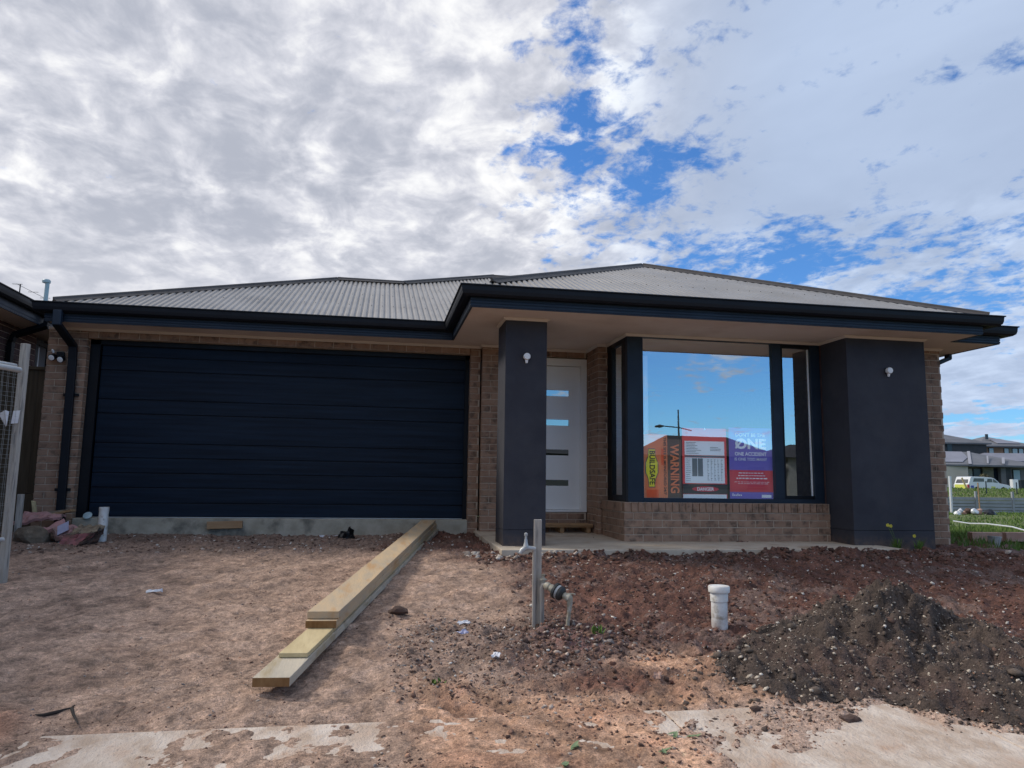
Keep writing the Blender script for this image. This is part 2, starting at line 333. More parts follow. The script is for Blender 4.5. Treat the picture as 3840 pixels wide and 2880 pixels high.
# ------------------------------------------------------------------ terrain
ZK = [(-30, -1.0), (-3, -.97), (0, -.93), (2, -.745), (3, -.66), (3.7, -.615), (4.3, -.565), (5, -.50), (6.5, -.38), (8, -.285), (9, -.255), (10, -.235), (14, -.25)]
MOUNDS = [(3.55, 4.72, .62, .52, .31, .25), (3.15, 4.30, .80, .62, .20, .1), (2.55, 4.05, .62, .52, .11, 0), (3.75, 4.15, .75, .55, .13, -.6), (3.2, 3.6, .85, .45, .12, -.5)]
def base_h(x, y):
    z = np.interp(y, [a for a, b in ZK], [b for a, b in ZK])
    z = z-sstep(x, 6.2, 10)*.10*sstep(y, 5, 8)-sstep(x, 8, 12)*.1
    return z
def pile_h(x, y):
    h = 0
    for (cx, cy_, rx, ry, ht, rot) in MOUNDS:
        c, s = math.cos(-rot), math.sin(-rot); u = ((x-cx)*c-(y-cy_)*s)/rx; v = ((x-cx)*s+(y-cy_)*c)/ry
        d = np.sqrt(u*u+v*v)+fbm(x, y, 1.6, 3, 40)*.25; h = np.maximum(h, ht*np.clip(1.15-d, 0, 1.15)*np.where(d < 1.15, 1, 0)/1.0)
    return h
def zones(x, y):
    n = fbm(x, y, 1.1, 5, 5); n2 = fbm(x, y, 3.2, 4, 15)
    pathm = (1-sstep(y+n2*.08, 3.56, 3.66))                                   # footpath strip
    cover = np.clip(sstep(x+n*.6+n2*.45, -1.0, -.50)*(1-sstep(x+n*.25+n2*.2, 1.42, 1.55)), 0, 1)
    cover = np.maximum(cover, sstep(-(x+n2*.3), 1.38, 1.55)*sstep(y, 3.35, 3.5))
    sk = fbm(x*.5*1.3+y*.85*1.3, (x*.85-y*.5)*5.5, 1.2, 4, 500, .55); cover = np.maximum(cover, (.40+.50*sstep(sk, -.15, .22))*sstep(y+n2*.25, 2.6, 3.5))
    cover = np.maximum(cover, sstep(x+n*.4-(3.62-y)*.2, 2.35, 2.75)*sstep(y+n*.4, 2.95, 3.15)*.9)
    red = sstep(x+n*1.3+(y-6)*.10, .65, 1.5)*sstep(y+n*.6+n2*.3, 3.66, 4.2)          # red-brown soil on the right
    clay = sstep(x+n*.5, -.1, .4)*(1-sstep(y+n*.9, 3.75, 4.35))
    grav = np.clip(1-np.hypot((x-.85-n*.6)/.65, (y-4.75-n*.5)/.85), 0, 1)**.5
    back = sstep(y+n*1.3, 7.6, 9.0)
    tapm = np.clip(1-np.hypot((x-1.3-n*.3)/.45, (y-4.75-n*.3)/.40), 0, 1)
    return n, n2, pathm, cover, red, clay, grav, back, tapm
def ground_full(x, y):
    n, n2, pathm, cover, red, clay, grav, back, tapm = zones(x, y)
    z = base_h(x, y)
    fine = fbm(x, y, 9, 5, 60, .62)
    tr = np.abs(np.sin((x*.55-y+2.0)*3.1+n*1.5))                                # faint wheel ruts
    amp = .022+.026*red+.018*grav+.014*clay+.016*back
    z = z+fine*amp*1.1+n*.035*(1-pathm)+.012*(tr-.5)*(1-red)*(1-pathm)*sstep(-x, -1, 1)
    z = z+np.where(fbm(x, y, 22, 3, 77, .6) > .22, .011, 0)*(red+grav+.5*clay).clip(0, 1)
    a1 = fbm((x*.62+y*.78)*.9, (x*.78-y*.62)*7, 1.0, 4, 520, .55); a2 = fbm((x*.5-y*.85)*1.0, (x*.85+y*.5)*9, 1.0, 4, 530, .55)
    z = z+a1*.011*(1-red)*(1-clay)+a2*.016*clay
    # soil banked along the porch edge
    edge = np.exp(-((y-7.62+n2*.12)/.16)**2)*sstep(x, 1.1, 1.7)*(1-sstep(x, 6.8, 7.6))
    z = z+edge*(.045+.05*n2+.03*fine)
    z = z+tapm*.06
    z = z+.05*np.exp(-(((x-2.33)/.22)**2+((y-4.80)/.16)**2))*(1+n2)
    path_z = -.622+(y-3.6)*.05
    zp = path_z-.025+cover*(.036)+fine*(.004+.018*cover)+n*.02*cover+np.where(cover < .82, fbm(x, y, 40, 3, 510, .6)*.012*cover, 0)
    z = z*(1-pathm)+zp*pathm
    z = z+pile_h(x, y)*(1+.35*fine)+np.where(pile_h(x, y) > .02, fbm(x, y, 11, 5, 31, .65)*.05, 0)
    return z
def lerp(a, b, t): return a+(b-a)*t[:, None]
def ground_col(x, y):
    n, n2, pathm, cover, red, clay, grav, back, tapm = zones(x, y)
    f = fbm(x, y, 16, 4, 90, .65); f2 = fbm(x, y, 5, 4, 95, .6)
    tan = np.array([.46, .325, .235]); c = np.tile(tan, (len(x), 1))
    c = lerp(c, np.array([.33, .225, .16]), sstep(f2, .02, .35)*.6)
    c = lerp(c, np.array([.52, .38, .285]), sstep(-f2, .05, .4)*.5)
    c = lerp(c, np.array([.21, .15, .115]), back*.85*(.7+.3*sstep(f, -.1, .2)))
    c = lerp(c, np.array([.140, .066, .046]), red)
    c = lerp(c, np.array([.24, .12, .082]), red*sstep(n, .05, .4)*.7)
    c = lerp(c, np.array([.23, .175, .15]), red*sstep(f2-n, .15, .5)*.55)
    c = lerp(c, np.array([.64, .385, .235]), clay*.9*(.65+.35*sstep(-f, -.1, .3)))
    c = lerp(c, np.array([.44, .24, .15]), clay*sstep(f2, .15, .4)*.5)
    c = lerp(c, np.array([.23, .165, .13]), grav*.9)
    c = lerp(c, np.array([.19, .105, .09]), np.clip(tapm*1.6, 0, 1))
    c = lerp(c, np.array([.40, .20, .12]), sstep(-(x), 1.4, 1.6)*(1-sstep(y, 3.7, 4.0))*.8)
    p = pile_h(x, y); c = lerp(c, np.array([.074, .053, .042]), sstep(p, .005, .035))
    c = c*(1+f*.55)[:, None]
    a1 = fbm((x*.62+y*.78)*.9, (x*.78-y*.62)*7, 1.0, 4, 520, .55); a2 = fbm((x*.5-y*.85)*1.0, (x*.85+y*.5)*9, 1.0, 4, 530, .55)
    c = c*(1+a1*.32*(1-red)*(1-clay)+a2*.6*clay)[:, None]
    c = lerp(c, np.array([.58, .44, .34]), pathm*sstep(x, 1.3, 1.5)*.8)
    # crumbly dark pits
    c = lerp(c, c*.55, sstep(fbm(x, y, 38, 3, 120, .6), .18, .34)*.8)
    return np.clip(c*np.array([.92, .875, .885]), .01, .8)
def axis(segs):
    a = []
    for (s, e, d) in segs: a += list(np.arange(s, e-1e-9, d))
    a.append(segs[-1][1]); return np.array(a)
xs = axis([(-9, -3.3, .06), (-3.3, -1.2, .022), (-1.2, 4.6, .0145), (4.6, 7.6, .024), (7.6, 13, .06)])
ys = axis([(-3, 2.4, .15), (2.4, 5.4, .0135), (5.4, 8.3, .022), (8.3, 10.4, .04), (10.4, 14, .2)])
X, Y = np.meshgrid(xs, ys, indexing='ij'); x = X.ravel(); y = Y.ravel()
z = ground_full(x, y)-.035*sstep(pile_h(x, y), .014, .04); nx, ny = X.shape
bord = np.minimum.reduce([sstep(x, -9, -8.4), 1-sstep(x, 12.4, 13), sstep(y, -3, -2.4), 1-sstep(y, 13.4, 14)]); z = z-(1-bord)*.35
idx = np.arange(nx*ny).reshape(nx, ny); F = np.stack([idx[:-1, :-1].ravel(), idx[1:, :-1].ravel(), idx[1:, 1:].ravel(), idx[:-1, 1:].ravel()], 1)
gme = fastmesh('ground', np.stack([x, y, z], 1), F, ground_col(x, y), True)
tag(link('ground', gme, 'soil'), kind='structure')
# far terrain, laid out across the view direction so that the retaining wall's step is clean
def QR(q, r): return (q*math.sin(YAW)+r*math.cos(YAW), q*math.cos(YAW)-r*math.sin(YAW))
def far_h(q):
    return np.interp(q, [-1500, -40, -3, 8, 10, 12, 20, 35, 48.6, 49.2, 49.25, 55, 61, 66, 70, 78, 86, 100, 2500], [-1.1, -1.05, -1.02, -.62, -.50, -.42, -.70, -.95, -1.10, -1.12, -.14, .10, .40, .30, -.2, -.2, .15, .2, .2])
qs = axis([(-1500, -100, 200), (-100, 4, 8), (4, 12, 1.0), (12, 48, 1.5), (48, 50, .05), (50, 100, 1.5), (100, 2500, 200)])
rs = axis([(-2000, -100, 200), (-100, 0, 10), (0, 80, 1.2), (80, 2000, 160)])
Q, RR = np.meshgrid(qs, rs, indexing='ij'); fx, fy = QR(Q.ravel(), RR.ravel()); fz = far_h(Q.ravel())
inside = (fx > -8.2) & (fx < 12.3) & (fy > -2.2) & (fy < 13.2)
fz = fz+np.where((Q.ravel() > 12) & (Q.ravel() < 48), fbm(fx, fy, .4, 3, 4)*.12, 0)
fz = np.where(inside, fz-.6, fz)
fz = np.where((fx > 7) & (fx < 40) & (fy > 6) & (Q.ravel() > 6) & (Q.ravel() < 13) & (~inside), fz, fz)
idx = np.arange(Q.size).reshape(Q.shape); F = np.stack([idx[:-1, :-1].ravel(), idx[:-1, 1:].ravel(), idx[1:, 1:].ravel(), idx[1:, :-1].ravel()], 1)
tag(link('grass_field', fastmesh('grass_field', np.stack([fx, fy, fz], 1), F, None, True), 'grass'), kind='structure')
# street behind the camera (seen only as a reflection in the window)
mb = MB(); mb.box(-80, 80, -13, -6, -1.2, -.985); tag(mb.build('road', 'asphalt'), kind='structure')
# footpath in front of the lot, joints as gaps
mb = MB()
joints = [-8.5, -5.68, -4.26, -2.84, -1.42, 1.42, 2.84, 4.26, 5.68, 8.5, 11]
def path_z(yy): return -.622+(yy-3.6)*.05
pt = thing('footpath', (0, 2.9, -.7), '', '')
pt['kind'] = 'structure'
for a, b in zip(joints[:-1], joints[1:]):
    y0, y1 = 2.2, 3.62 if a < 0 else 3.60
    m_ = MB(); m_.prism([(a+.004, y0, path_z(y0)), (b-.004, y0, path_z(y0)), (b-.004, y1, path_z(y1)), (a+.004, y1, path_z(y1))], (0, 0, -.12))
    m_.build('paving_slab', 'path', pt, bevel=.006)

# ------------------------------------------------------------------ house
S, G = 2.304, 9.972
house = thing('house', (1.6, 12, -.25), 'single storey brown brick house with a dark double garage door and grey corrugated roof', 'house')
ALLB = []   # (projected size, wall object, location, rot, dims)
BM = {}
def brick_mesh(L_, D_, H_, key='brick'):
    k = (round(L_, 3), round(D_, 3), round(H_, 3), key)
    if k not in BM:
        bm = bmesh.new(); bmesh.ops.create_cube(bm, size=1); bmesh.ops.scale(bm, vec=(L_, D_, H_), verts=bm.verts)
        bmesh.ops.bevel(bm, geom=[e for e in bm.edges], offset=.0025, segments=1, affect='EDGES')
        me = bpy.data.meshes.new('brick'); bm.to_mesh(me); bm.free(); me.materials.append(MT[key]); BM[k] = me
    return BM[k]
def brick_wall(parent, store, x0, y0, ang, length, z0, z1, d=.11, key='brick', top_soldier=0, hole=None, core=True, off=0, bl=.23, vis=True):
    # wall starts at (x0,y0), runs along direction ang; outward normal is ang-90deg
    ux, uy = math.cos(ang), math.sin(ang); ox, oy = uy, -ux
    z1b = z1-(.118 if top_soldier else 0)
    mb = MB(); c = Vector((x0+ux*length/2-ox*(d/2+.006), y0+uy*length/2-oy*(d/2+.006), (z0+z1)/2))
    mb.obox(c, (ux*(length/2-.005), uy*(length/2-.005), 0), (ox*(d/2-.001), oy*(d/2-.001), 0), (0, 0, (z1-z0)/2-.003))
    wall = mb.build('brick_wall', 'mortar', parent)
    zc = z0+.005; row = 0
    while zc+.04 < z1b:
        h = min(.076, z1b-zc-.004); u = -((row+off) % 2)*(bl+.01)/2
        while u < length-.015:
            a, b = max(u, 0), min(u+bl, length)
            if b-a > .03:
                m = (a+b)/2; jit = random.uniform(-.0015, .0015)
                store.append((wall, Vector((x0+ux*m-ox*(d/2-jit), y0+uy*m-oy*(d/2-jit), zc+h/2)), ang, (b-a, d, h), key, vis))
            u += bl+.01
        zc += .086; row += 1
    if top_soldier:
        u = 0
        while u < length-.03:
            b = min(u+.076, length); m = (u+b)/2
            store.append((wall, Vector((x0+ux*m-ox*(d/2-.012), y0+uy*m-oy*(d/2-.012), z1-.058)), ang, (b-u, d, .108), key, vis)); u += .086
    return wall
def place_bricks(store, owner, limit=296):
    def size(s):
        wall, loc, ang, dim, key, vis = s
        u, v, q = pix(*loc); onf = -20 < u < 1044 and -10 < v < 778
        return (dim[0]*dim[2]/q**2)*(1 if vis and onf else .001)
    store.sort(key=size, reverse=True)
    for (wall, loc, ang, dim, key, vis) in store[:limit]:
        link('brick', brick_mesh(*dim, key=key), None, wall, loc, (0, 0, ang))
    if len(store) > limit:
        V = []; Fc = []
        for (wall, loc, ang, dim, key, vis) in store[limit:]:
            me = brick_mesh(*dim, key=key); c, s = math.cos(ang), math.sin(ang); n = len(V)
            V += [(loc.x+v.co.x*c-v.co.y*s, loc.y+v.co.x*s+v.co.y*c, loc.z+v.co.z) for v in me.vertices]; Fc += [tuple(i+n for i in p.vertices) for p in me.polygons]
        me = bpy.data.meshes.new('brick'); c0 = Vector(V[0]); me.from_pydata([Vector(v)-c0 for v in V], [], Fc); me.update()
        o = link('brick', me, store[-1][4], owner, c0); o['kind'] = 'stuff'
HB = []
brick_wall(house, HB, -4.072, G, 0, .453, -.24, 2.3)
brick_wall(house, HB, 1.214, G, 0, .140, -.24, 2.3, off=1)
brick_wall(house, HB, -3.615, G, 0, 4.825, 2.190, 2.3, off=1)
brick_wall(house, HB, 1.362, 9.826, 0, .488, -.24, 2.3)
brick_wall(house, HB, 1.86, 9.93, 0, .985, 2.195, 2.3)
brick_wall(house, HB, 1.86, 9.93, 0, .985, -.20, .068)
brick_wall(house, HB, 2.853, 9.95, -math.pi/2, .42, -.20, 2.3)                      # return beside the door
brick_wall(house, HB, 2.853, 9.414, 0, .135, .14, 2.3, off=1)
brick_wall(house, HB, 2.853, 9.414, 0, .05, -.21, .14, off=1)
brick_wall(house, HB, 2.903, 9.41, -math.pi/2, .775, -.215, .251, top_soldier=1, off=1)
brick_wall(house, HB, 2.903, 8.52, 0, 2.68, -.215, .251, top_soldier=1)
brick_wall(house, HB, 6.60, 8.604, 0, .743, -.26, 2.3)
brick_wall(house, HB, 1.362, 9.964, -math.pi/2, .025, -.24, 2.3, d=.02, vis=False)
place_bricks(HB, house)
# plain shell behind (side, rear and the hidden front parts)
mb = MB(); mb.box(-4.06, -3.95, G+.12, 20, -.3, 2.29); mb.box(7.22, 7.33, 8.72, 20, -.3, 2.29); mb.box(-4.06, 7.33, 20, 20.11, -.3, 2.29)
mb.box(5.6, 6.59, 8.62, 8.72, -.3, 2.29)
mb.build('rear_wall', 'nbrick', house)
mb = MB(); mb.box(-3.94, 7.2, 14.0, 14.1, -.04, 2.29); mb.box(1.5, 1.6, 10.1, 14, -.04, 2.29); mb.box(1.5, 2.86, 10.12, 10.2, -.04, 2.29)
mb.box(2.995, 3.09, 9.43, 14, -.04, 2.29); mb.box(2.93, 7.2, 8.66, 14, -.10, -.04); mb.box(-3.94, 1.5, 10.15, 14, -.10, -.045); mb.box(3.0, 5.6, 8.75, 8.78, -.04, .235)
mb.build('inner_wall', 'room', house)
# soffit: one flat board sheet under all the eaves
mb = MB(); z0, z1 = S, S+.02
for (a, b, c, d_) in ((-3.96, .918, 9.551, 10.3), (.918, 7.105, 7.618, 10.3), (7.105, 7.784, 8.088, 10.3), (7.33, 7.784, 10.3, 20), (-4.06, 7.33, 10.3, 20)):
    mb.box(a, b, c, d_, z0, z1)
mb.build('soffit', 'soffit', house)
# beads where walls meet the soffit
def bead(path):
    m_ = MB(); sweep(m_, path, [(0.001, S-.001), (.028, S-.001), (.028, S-.008), (.012, S-.024), (.001, S-.03)]); m_.build('soffit_bead', 'bead', house)
bead([(-4.07, G), (1.362, G), (1.362, 9.826), (1.85, 9.826), (1.85, 9.93), (2.853, 9.93), (2.853, 9.414), (2.985, 9.414), (2.985, 8.62), (5.59, 8.62)])
bead([(1.374, 8.58), (1.374, 8.07), (1.848, 8.07), (1.848, 8.58)])
bead([(5.591, 8.60), (5.591, 8.07), (6.672, 8.07), (6.672, 8.60)]); bead([(6.70, 8.604), (7.343, 8.604), (7.343, 12)])
# fascia and gutter following the eaves
EP = [(-3.96, 20), (-3.96, 9.551), (.918, 9.551), (.918, 7.618), (7.105, 7.618), (7.105, 8.088), (7.784, 8.088), (7.784, 20)]
mb = MB(); pr = [(-.02, S-.006), (.0, S-.006)]
zz = S+.0
for k in range(6):
    a = S+.004+k*.032; pr += [(.0, a), (.006, a+.004), (.006, a+.024), (.0, a+.028)]
pr += [(0, S+.195), (-.02, S+.195)]
sweep(mb, EP, pr); mb.build('fascia', 'fascia', house)
mb = MB(); gp = [(.002, 2.405), (.070, 2.400), (.098, 2.420), (.108, 2.455), (.112, 2.500), (.126, 2.506), (.126, 2.518), (.108, 2.518), (.104, 2.458), (.090, 2.428), (.066, 2.412), (.010, 2.415), (.010, 2.497), (.002, 2.497)]
EPG = [(-3.96, 20), (-3.96, 9.551), (.918, 9.551), (.918, 7.618), (7.205, 7.618), (7.205, 8.088), (7.850, 8.088), (7.850, 20)]
sweep(mb, EPG, gp); mb.build('gutter', 'navy', house)
# roof: ribbed sheets per slope
PCH = .414; RIB = .0762
def rib(t):
    ph = (t/RIB) % 1.0
    return .0115*max(-1, min(1, 1.9*math.cos(2*math.pi*ph)+.75))
def slope(name, axis_, a0, a1, lo, hi, zf, step=RIB/8):
    # ribs run along the fall; a = along the eave, lo(a)/hi(a) the extent up the slope, zf(a, s) height
    V = []; Fc = []; n = int((a1-a0)/step); k = 0; prev = False
    for i in range(n+1):
        a = a0+(a1-a0)*i/n; l, h = lo(a), hi(a)
        if h-l < .01: prev = False; continue
        for s in (l, h):
            zz = zf(s)+rib(a); V.append((a, s, zz) if axis_ == 'x' else (s, a, zz))
        if prev: Fc.append((len(V)-4, len(V)-3, len(V)-1, len(V)-2))
        prev = True
    mb = MB(); mb.v = V; mb.f = Fc; mb.mi = [0]*len(Fc); return mb.build(name, 'roof', house, smooth=True)
E1, E2 = 9.485, 7.550            # eave lines of garage and front roof
zg = lambda s: 2.50+(s-E1)*PCH
XL, XR = -4.02, .86
A = (-.77, 12.76); 
def hiG(a):
    h = min(14.42, E1+(a-XL)*1.0) if a < A[0]+.03 else None
    if a < -.77: return E1+(a-XL)*1.007
    if a < .36: return 12.76
    return min(14.45, 12.76+(a-.36)*.94)
def loG(a):
    return E1 if a < XR else E1+(a-XR)
slope('roof_sheet', 'x', XL, 3.4, loG, hiG, zg)
zf2 = lambda s: 2.50+(s-E2)*.417
APX = (3.96, 10.72); FL, FR = .86, 7.24
slope('roof_sheet', 'x', FL, FR, lambda a: E2, lambda a: E2+(a-FL)*(APX[1]-E2)/(APX[0]-FL) if a < APX[0] else E2+(FR-a)*(APX[1]-E2)/(FR-APX[0]), zf2)
zl = lambda s: 2.50+(s-FL)*.4265
slope('roof_sheet', 'y', E2+.01, 13.6, lambda a: FL if a < E1 else FL+(a-E1), lambda a: FL+(a-E2)*(APX[0]-FL)/(APX[1]-E2) if a < APX[1] else APX[0], zl)
# other slopes, outside the view from the street
mb = MB()
zr = 2.50+3.17*PCH
mb.add([(FR, E2, 2.5), (FR, 8.03, 2.5), (APX[0]+.02, 13.9, 3.82), (APX[0], APX[1], 3.82)], [(0, 1, 2, 3)])
mb.add([(7.84, 8.03, 2.5), (7.84, 20.1, 2.5), (2.2, 14.45, 4.57), (APX[0]+.3, 13.9, 3.95)], [(0, 1, 2, 3)]); mb.add([(7.165, 8.03, 2.5), (7.84, 8.03, 2.5), (APX[0]+.3, 13.9, 3.95)], [(0, 1, 2)])
mb.add([(XL, E1, 2.5), (XL, 20.1, 2.5), (A[0], 16.0, 3.86), (A[0], A[1], 3.86)], [(3, 2, 1, 0)])
mb.add([(.36, 12.76, 3.855), (2.2, 14.45, 4.555), (2.2, 16, 4.555), (A[0], 16.0, 3.86), (A[0], A[1], 3.86)], [(4, 3, 2, 1, 0)][:0]+[(0, 1, 2), (0, 2, 3), (0, 3, 4)])
mb.add([(XL, 20.1, 2.5), (7.84, 20.1, 2.5), (5.5, 16, 4.55), (2.2, 16, 4.55)], [(0, 1, 2, 3)]); mb.add([(2.2, 14.45, 4.555), (5.5, 14.45, 4.555), (5.5, 16, 4.55), (2.2, 16, 4.55)], [(0, 1, 2, 3)])
mb.build('rear_roof_sheet', 'roof', house)
def cap(p0, p1, wd=.070, r=.017, up_=.030):
    p0, p1 = Vector(p0), Vector(p1); d = (p1-p0).normalized(); sd_ = d.cross(Vector((0, 0, 1))).normalized(); un = sd_.cross(d)
    prof = [(-wd, -.035+up_), (-r, .0+up_), (-r*.8, r*1.0+up_), (0, r*1.7+up_), (r*.8, r*1.0+up_), (r, .0+up_), (wd, -.035+up_), (wd, -.040+up_), (0, -.008+up_), (-wd, -.040+up_)]
    m_ = MB(); k = len(prof); vs = [p0+sd_*a+un*b for a, b in prof]+[p1+sd_*a+un*b for a, b in prof]
    m_.add(vs, [(j, (j+1) % k, k+(j+1) % k, k+j) for j in range(k)]+[tuple(range(k))[::-1], tuple(range(k, 2*k))]); m_.build('ridge_cap', 'cap', house)
cap((XL+.12, E1+.12, zg(E1+.12)), (A[0], A[1], zg(A[1]))); cap((A[0], A[1], zg(A[1])+.004), (.36, 12.76, zg(12.76)+.004)); cap((.36, 12.76, zg(12.76)+.008), (2.2, 14.45, zg(14.45)+.008)); cap((2.2, 14.45, zg(14.45)), (5.5, 14.45, zg(14.45)))
cap((FL+.32, E2+.32, zf2(E2+.33)), (APX[0], APX[1], zf2(APX[1]))); cap((FR-.05, E2+.05, zf2(E2+.05)), (APX[0]+.01, APX[1], zf2(APX[1])+.003)); cap((APX[0], APX[1], zf2(APX[1])), (APX[0], 13.7, zf2(APX[1])))
mb = MB()
def screws(a0, a1, s, zf, hi):
    t = math.ceil(a0/(2*RIB))*2*RIB
    while t < a1:
        if s < hi(t)-.05: mb.lathe((t, s, zf(s)+.008), [(.007, 0), (.007, .006), (.004, .009)], 6)
        t += 2*RIB
for s in (E1+.06, E1+.95, E1+1.85, E1+2.75): screws(XL+.1, 1.0, s, zg, hiG)
hF = lambda a: E2+(a-FL)*(APX[1]-E2)/(APX[0]-FL) if a < APX[0] else E2+(FR-a)*(APX[1]-E2)/(FR-APX[0])
for s in (E2+.06, E2+.95, E2+1.85): screws(FL, FR, s, zf2, hF)
o = mb.build('roof_screw', 'screw', house); o['kind'] = 'stuff'
# rendered pillars
def pillar(x0, x1, y0, y1):
    m_ = MB(); m_.box(x0, x1, y0, y1, -.045, S-.002); p = m_.build('pillar', 'render', house, bevel=.004)
    m_ = MB(); m_.box(x0, x1, y0, y1, -.36, -.049); m_.build('pillar_base', 'render', p, bevel=.003)
    m_ = MB(); m_.box(x0+.01, x1-.01, y0+.01, y1-.01, -.05, -.044); m_.build('pillar_joint', 'black', p)
pillar(1.374, 1.848, 8.07, 8.58); pillar(5.591, 6.672, 8.07, 8.60)
# garage slab, porch slab
mb = MB(); mb.box(-3.615, 1.214, G-.012, 10.4, -.40, -.04); mb.build('garage_slab', 'slab', house, bevel=.008)
mb = MB(); mb.prism([(1.30, 7.70, -.225), (5.95, 7.70, -.225), (5.95, 8.2, -.222), (5.58, 10.0, -.18), (1.30, 10.0, -.18)], (0, 0, -.14)); mb.build('porch_slab', 'porch', house, bevel=.01)
# garage door
gd = MB(); gd.box(-3.62, -3.505, G+.115, G+.16, -.04, 2.19); gd.box(1.16, 1.22, G+.115, G+.16, -.04, 2.19); gd.box(-3.62, 1.22, G+.115, G+.16, 2.13, 2.19)
gdo = gd.build('garage_door', 'black', house)
zs = [2.16, 1.993, 1.815, 1.442, 1.261, .888, .703, .514, .332, .140, -.028]
for a, b in zip(zs[:-1], zs[1:]):
    m_ = MB(); m_.box(-3.50, 1.19, G+.17, G+.205, b+.004, a-.004); m_.build('panel', 'door', gdo, bevel=.006)
m_ = MB(); m_.box(-3.50, 1.19, G+.185, G+.20, -.03, 2.16); m_.build('backing', 'black', gdo)
m_ = MB(); m_.box(-3.50, 1.19, G+.150, G+.200, -.040, -.030); m_.build('bottom_seal', 'alu', gdo)
# front door
D = 9.959
dr = MB(); dr.box(1.85, 1.93, D-.02, D+.10, .073, 2.184); dr.box(2.765, 2.85, D-.02, D+.10, .073, 2.184); dr.box(1.93, 2.765, D-.02, D+.10, 2.082, 2.184); dr.box(1.93, 2.765, D-.03, D+.10, .073, .100)
dro = dr.build('front_door', 'white', house, bevel=.003)
m_ = MB(); zt = [2.076, 1.741, 1.659, 1.332, 1.250, .919, .839, .504, .424, .104]
for i in range(0, len(zt), 2): m_.box(2.10, 2.604, D+.02, D+.055, zt[i+1]+.0005, zt[i]-.0005)
m_.box(1.935, 2.10, D+.02, D+.055, .104, 2.076); m_.box(2.604, 2.76, D+.02, D+.055, .104, 2.076); m_.build('door_leaf', 'white', dro)
for a, b in ((1.741, 1.659), (1.332, 1.250), (.919, .839), (.504, .424)):
    m_ = MB(); m_.box(2.101, 2.603, D+.032, D+.04, b, a); m_.build('door_glass', 'slot', dro)
m_ = MB(); m_.box(1.97, 2.0, D-.03, D+.02, 1.0, 1.25); m_.build('door_handle', 'alu', dro, bevel=.004)
# bay window
WF = 8.63
bw_ = MB(); 
bw_.box(2.99, 3.193, WF, WF+.09, .25, 2.30); bw_.box(3.193, 5.59, WF, WF+.08, 2.27, 2.30); bw_.box(3.193, 5.59, WF, WF+.08, .25, .302)
bw_.box(4.925, 5.046, WF, WF+.08, .302, 2.27); bw_.box(5.46, 5.59, WF, WF+.08, .302, 2.27)
bay = bw_.build('bay_window', 'fascia', house, bevel=.004)
m_ = MB(); m_.box(5.046, 5.075, WF+.01, WF+.06, .302, 2.27); m_.box(5.075, 5.46, WF+.01, WF+.06, .302, .345); m_.box(5.075, 5.46, WF+.01, WF+.06, 2.225, 2.27); m_.build('sash', 'black', bay, bevel=.003)
m_ = MB(); m_.box(5.44, 5.46, WF+.045, WF+.058, .345, 2.225); m_.build('sash_edge', 'white', bay)
m_ = MB(); m_.box(2.99, 3.05, WF+.092, 8.858, .25, 2.30); m_.box(2.99, 3.05, 9.249, 9.413, .25, 2.30); m_.box(2.99, 3.05, 8.858, 9.249, .25, .325); m_.box(2.99, 3.05, 8.858, 9.249, 2.225, 2.30); m_.build('side_frame', 'black', bay, bevel=.003)
for (a, b, c, e_) in ((3.193, 4.925, .302, 2.27), (5.075, 5.44, .345, 2.225)):
    m_ = MB(); m_.add([(a, WF+.035, c), (b, WF+.035, c), (b, WF+.035, e_), (a, WF+.035, e_)], [(0, 1, 2, 3)]); m_.build('window_pane', 'glass', bay)
m_ = MB(); m_.add([(3.02, 9.249, .325), (3.02, 8.858, .325), (3.02, 8.858, 2.225), (3.02, 9.249, 2.225)], [(0, 1, 2, 3)]); m_.build('window_pane', 'glass', bay)
m_ = MB(); m_.box(3.10, 3.75, 9.95, 10.0, -.03, 2.28); m_.build('inner_return', 'white', house)
m_ = MB(); m_.box(3.06, 5.58, WF+.10, 8.82, .255, .28); m_.build('inner_sill', 'white', bay)
# downpipe on the left pier
dp = MB(); 
dp.box(-3.835, -3.738, 9.43, 9.50, 2.235, 2.42); dp.build('rainhead_drop', 'fascia', house, bevel=.01)
def rectpipe(m_, pts, wx, wy):
    pts = [Vector(p) for p in pts]
    for a, b in zip(pts[:-1], pts[1:]):
        d = (b-a); l = d.length/2; d.normalize(); s1 = Vector((1, 0, 0)); s1 = (s1-d*s1.dot(d)).normalized(); s2 = d.cross(s1)
        m_.obox((a+b)/2, d*(l+.01), s1*wx/2, s2*wy/2)
m_ = MB(); rectpipe(m_, [(-3.786, 9.466, 2.25), (-3.76, 9.91, 2.07), (-3.755, 9.925, 1.9), (-3.735, 9.925, -.10)], .095, .05)
dpo = m_.build('downpipe', 'navy', house, bevel=.006)
for zz in (1.46, .30):
    m_ = MB(); m_.box(-3.835, -3.66, 9.945, 9.968, zz-.018, zz+.018); m_.build('pipe_bracket', 'black', dpo, bevel=.003)
m_ = MB(); m_.lathe((-3.735, 9.925, -.26), [(.052, 0), (.052, .13), (.062, .14), (.062, .22), (.05, .235)], 16); m_.build('pipe_socket', 'black', dpo, smooth=True)
m_ = MB(); rectpipe(m_, [(7.745, 8.92, 2.302), (7.745, 8.92, 2.245), (7.40, 8.92, 2.10), (7.385, 8.92, -.1)], .05, .09); m_.build('downpipe', 'fascia', house, bevel=.006)

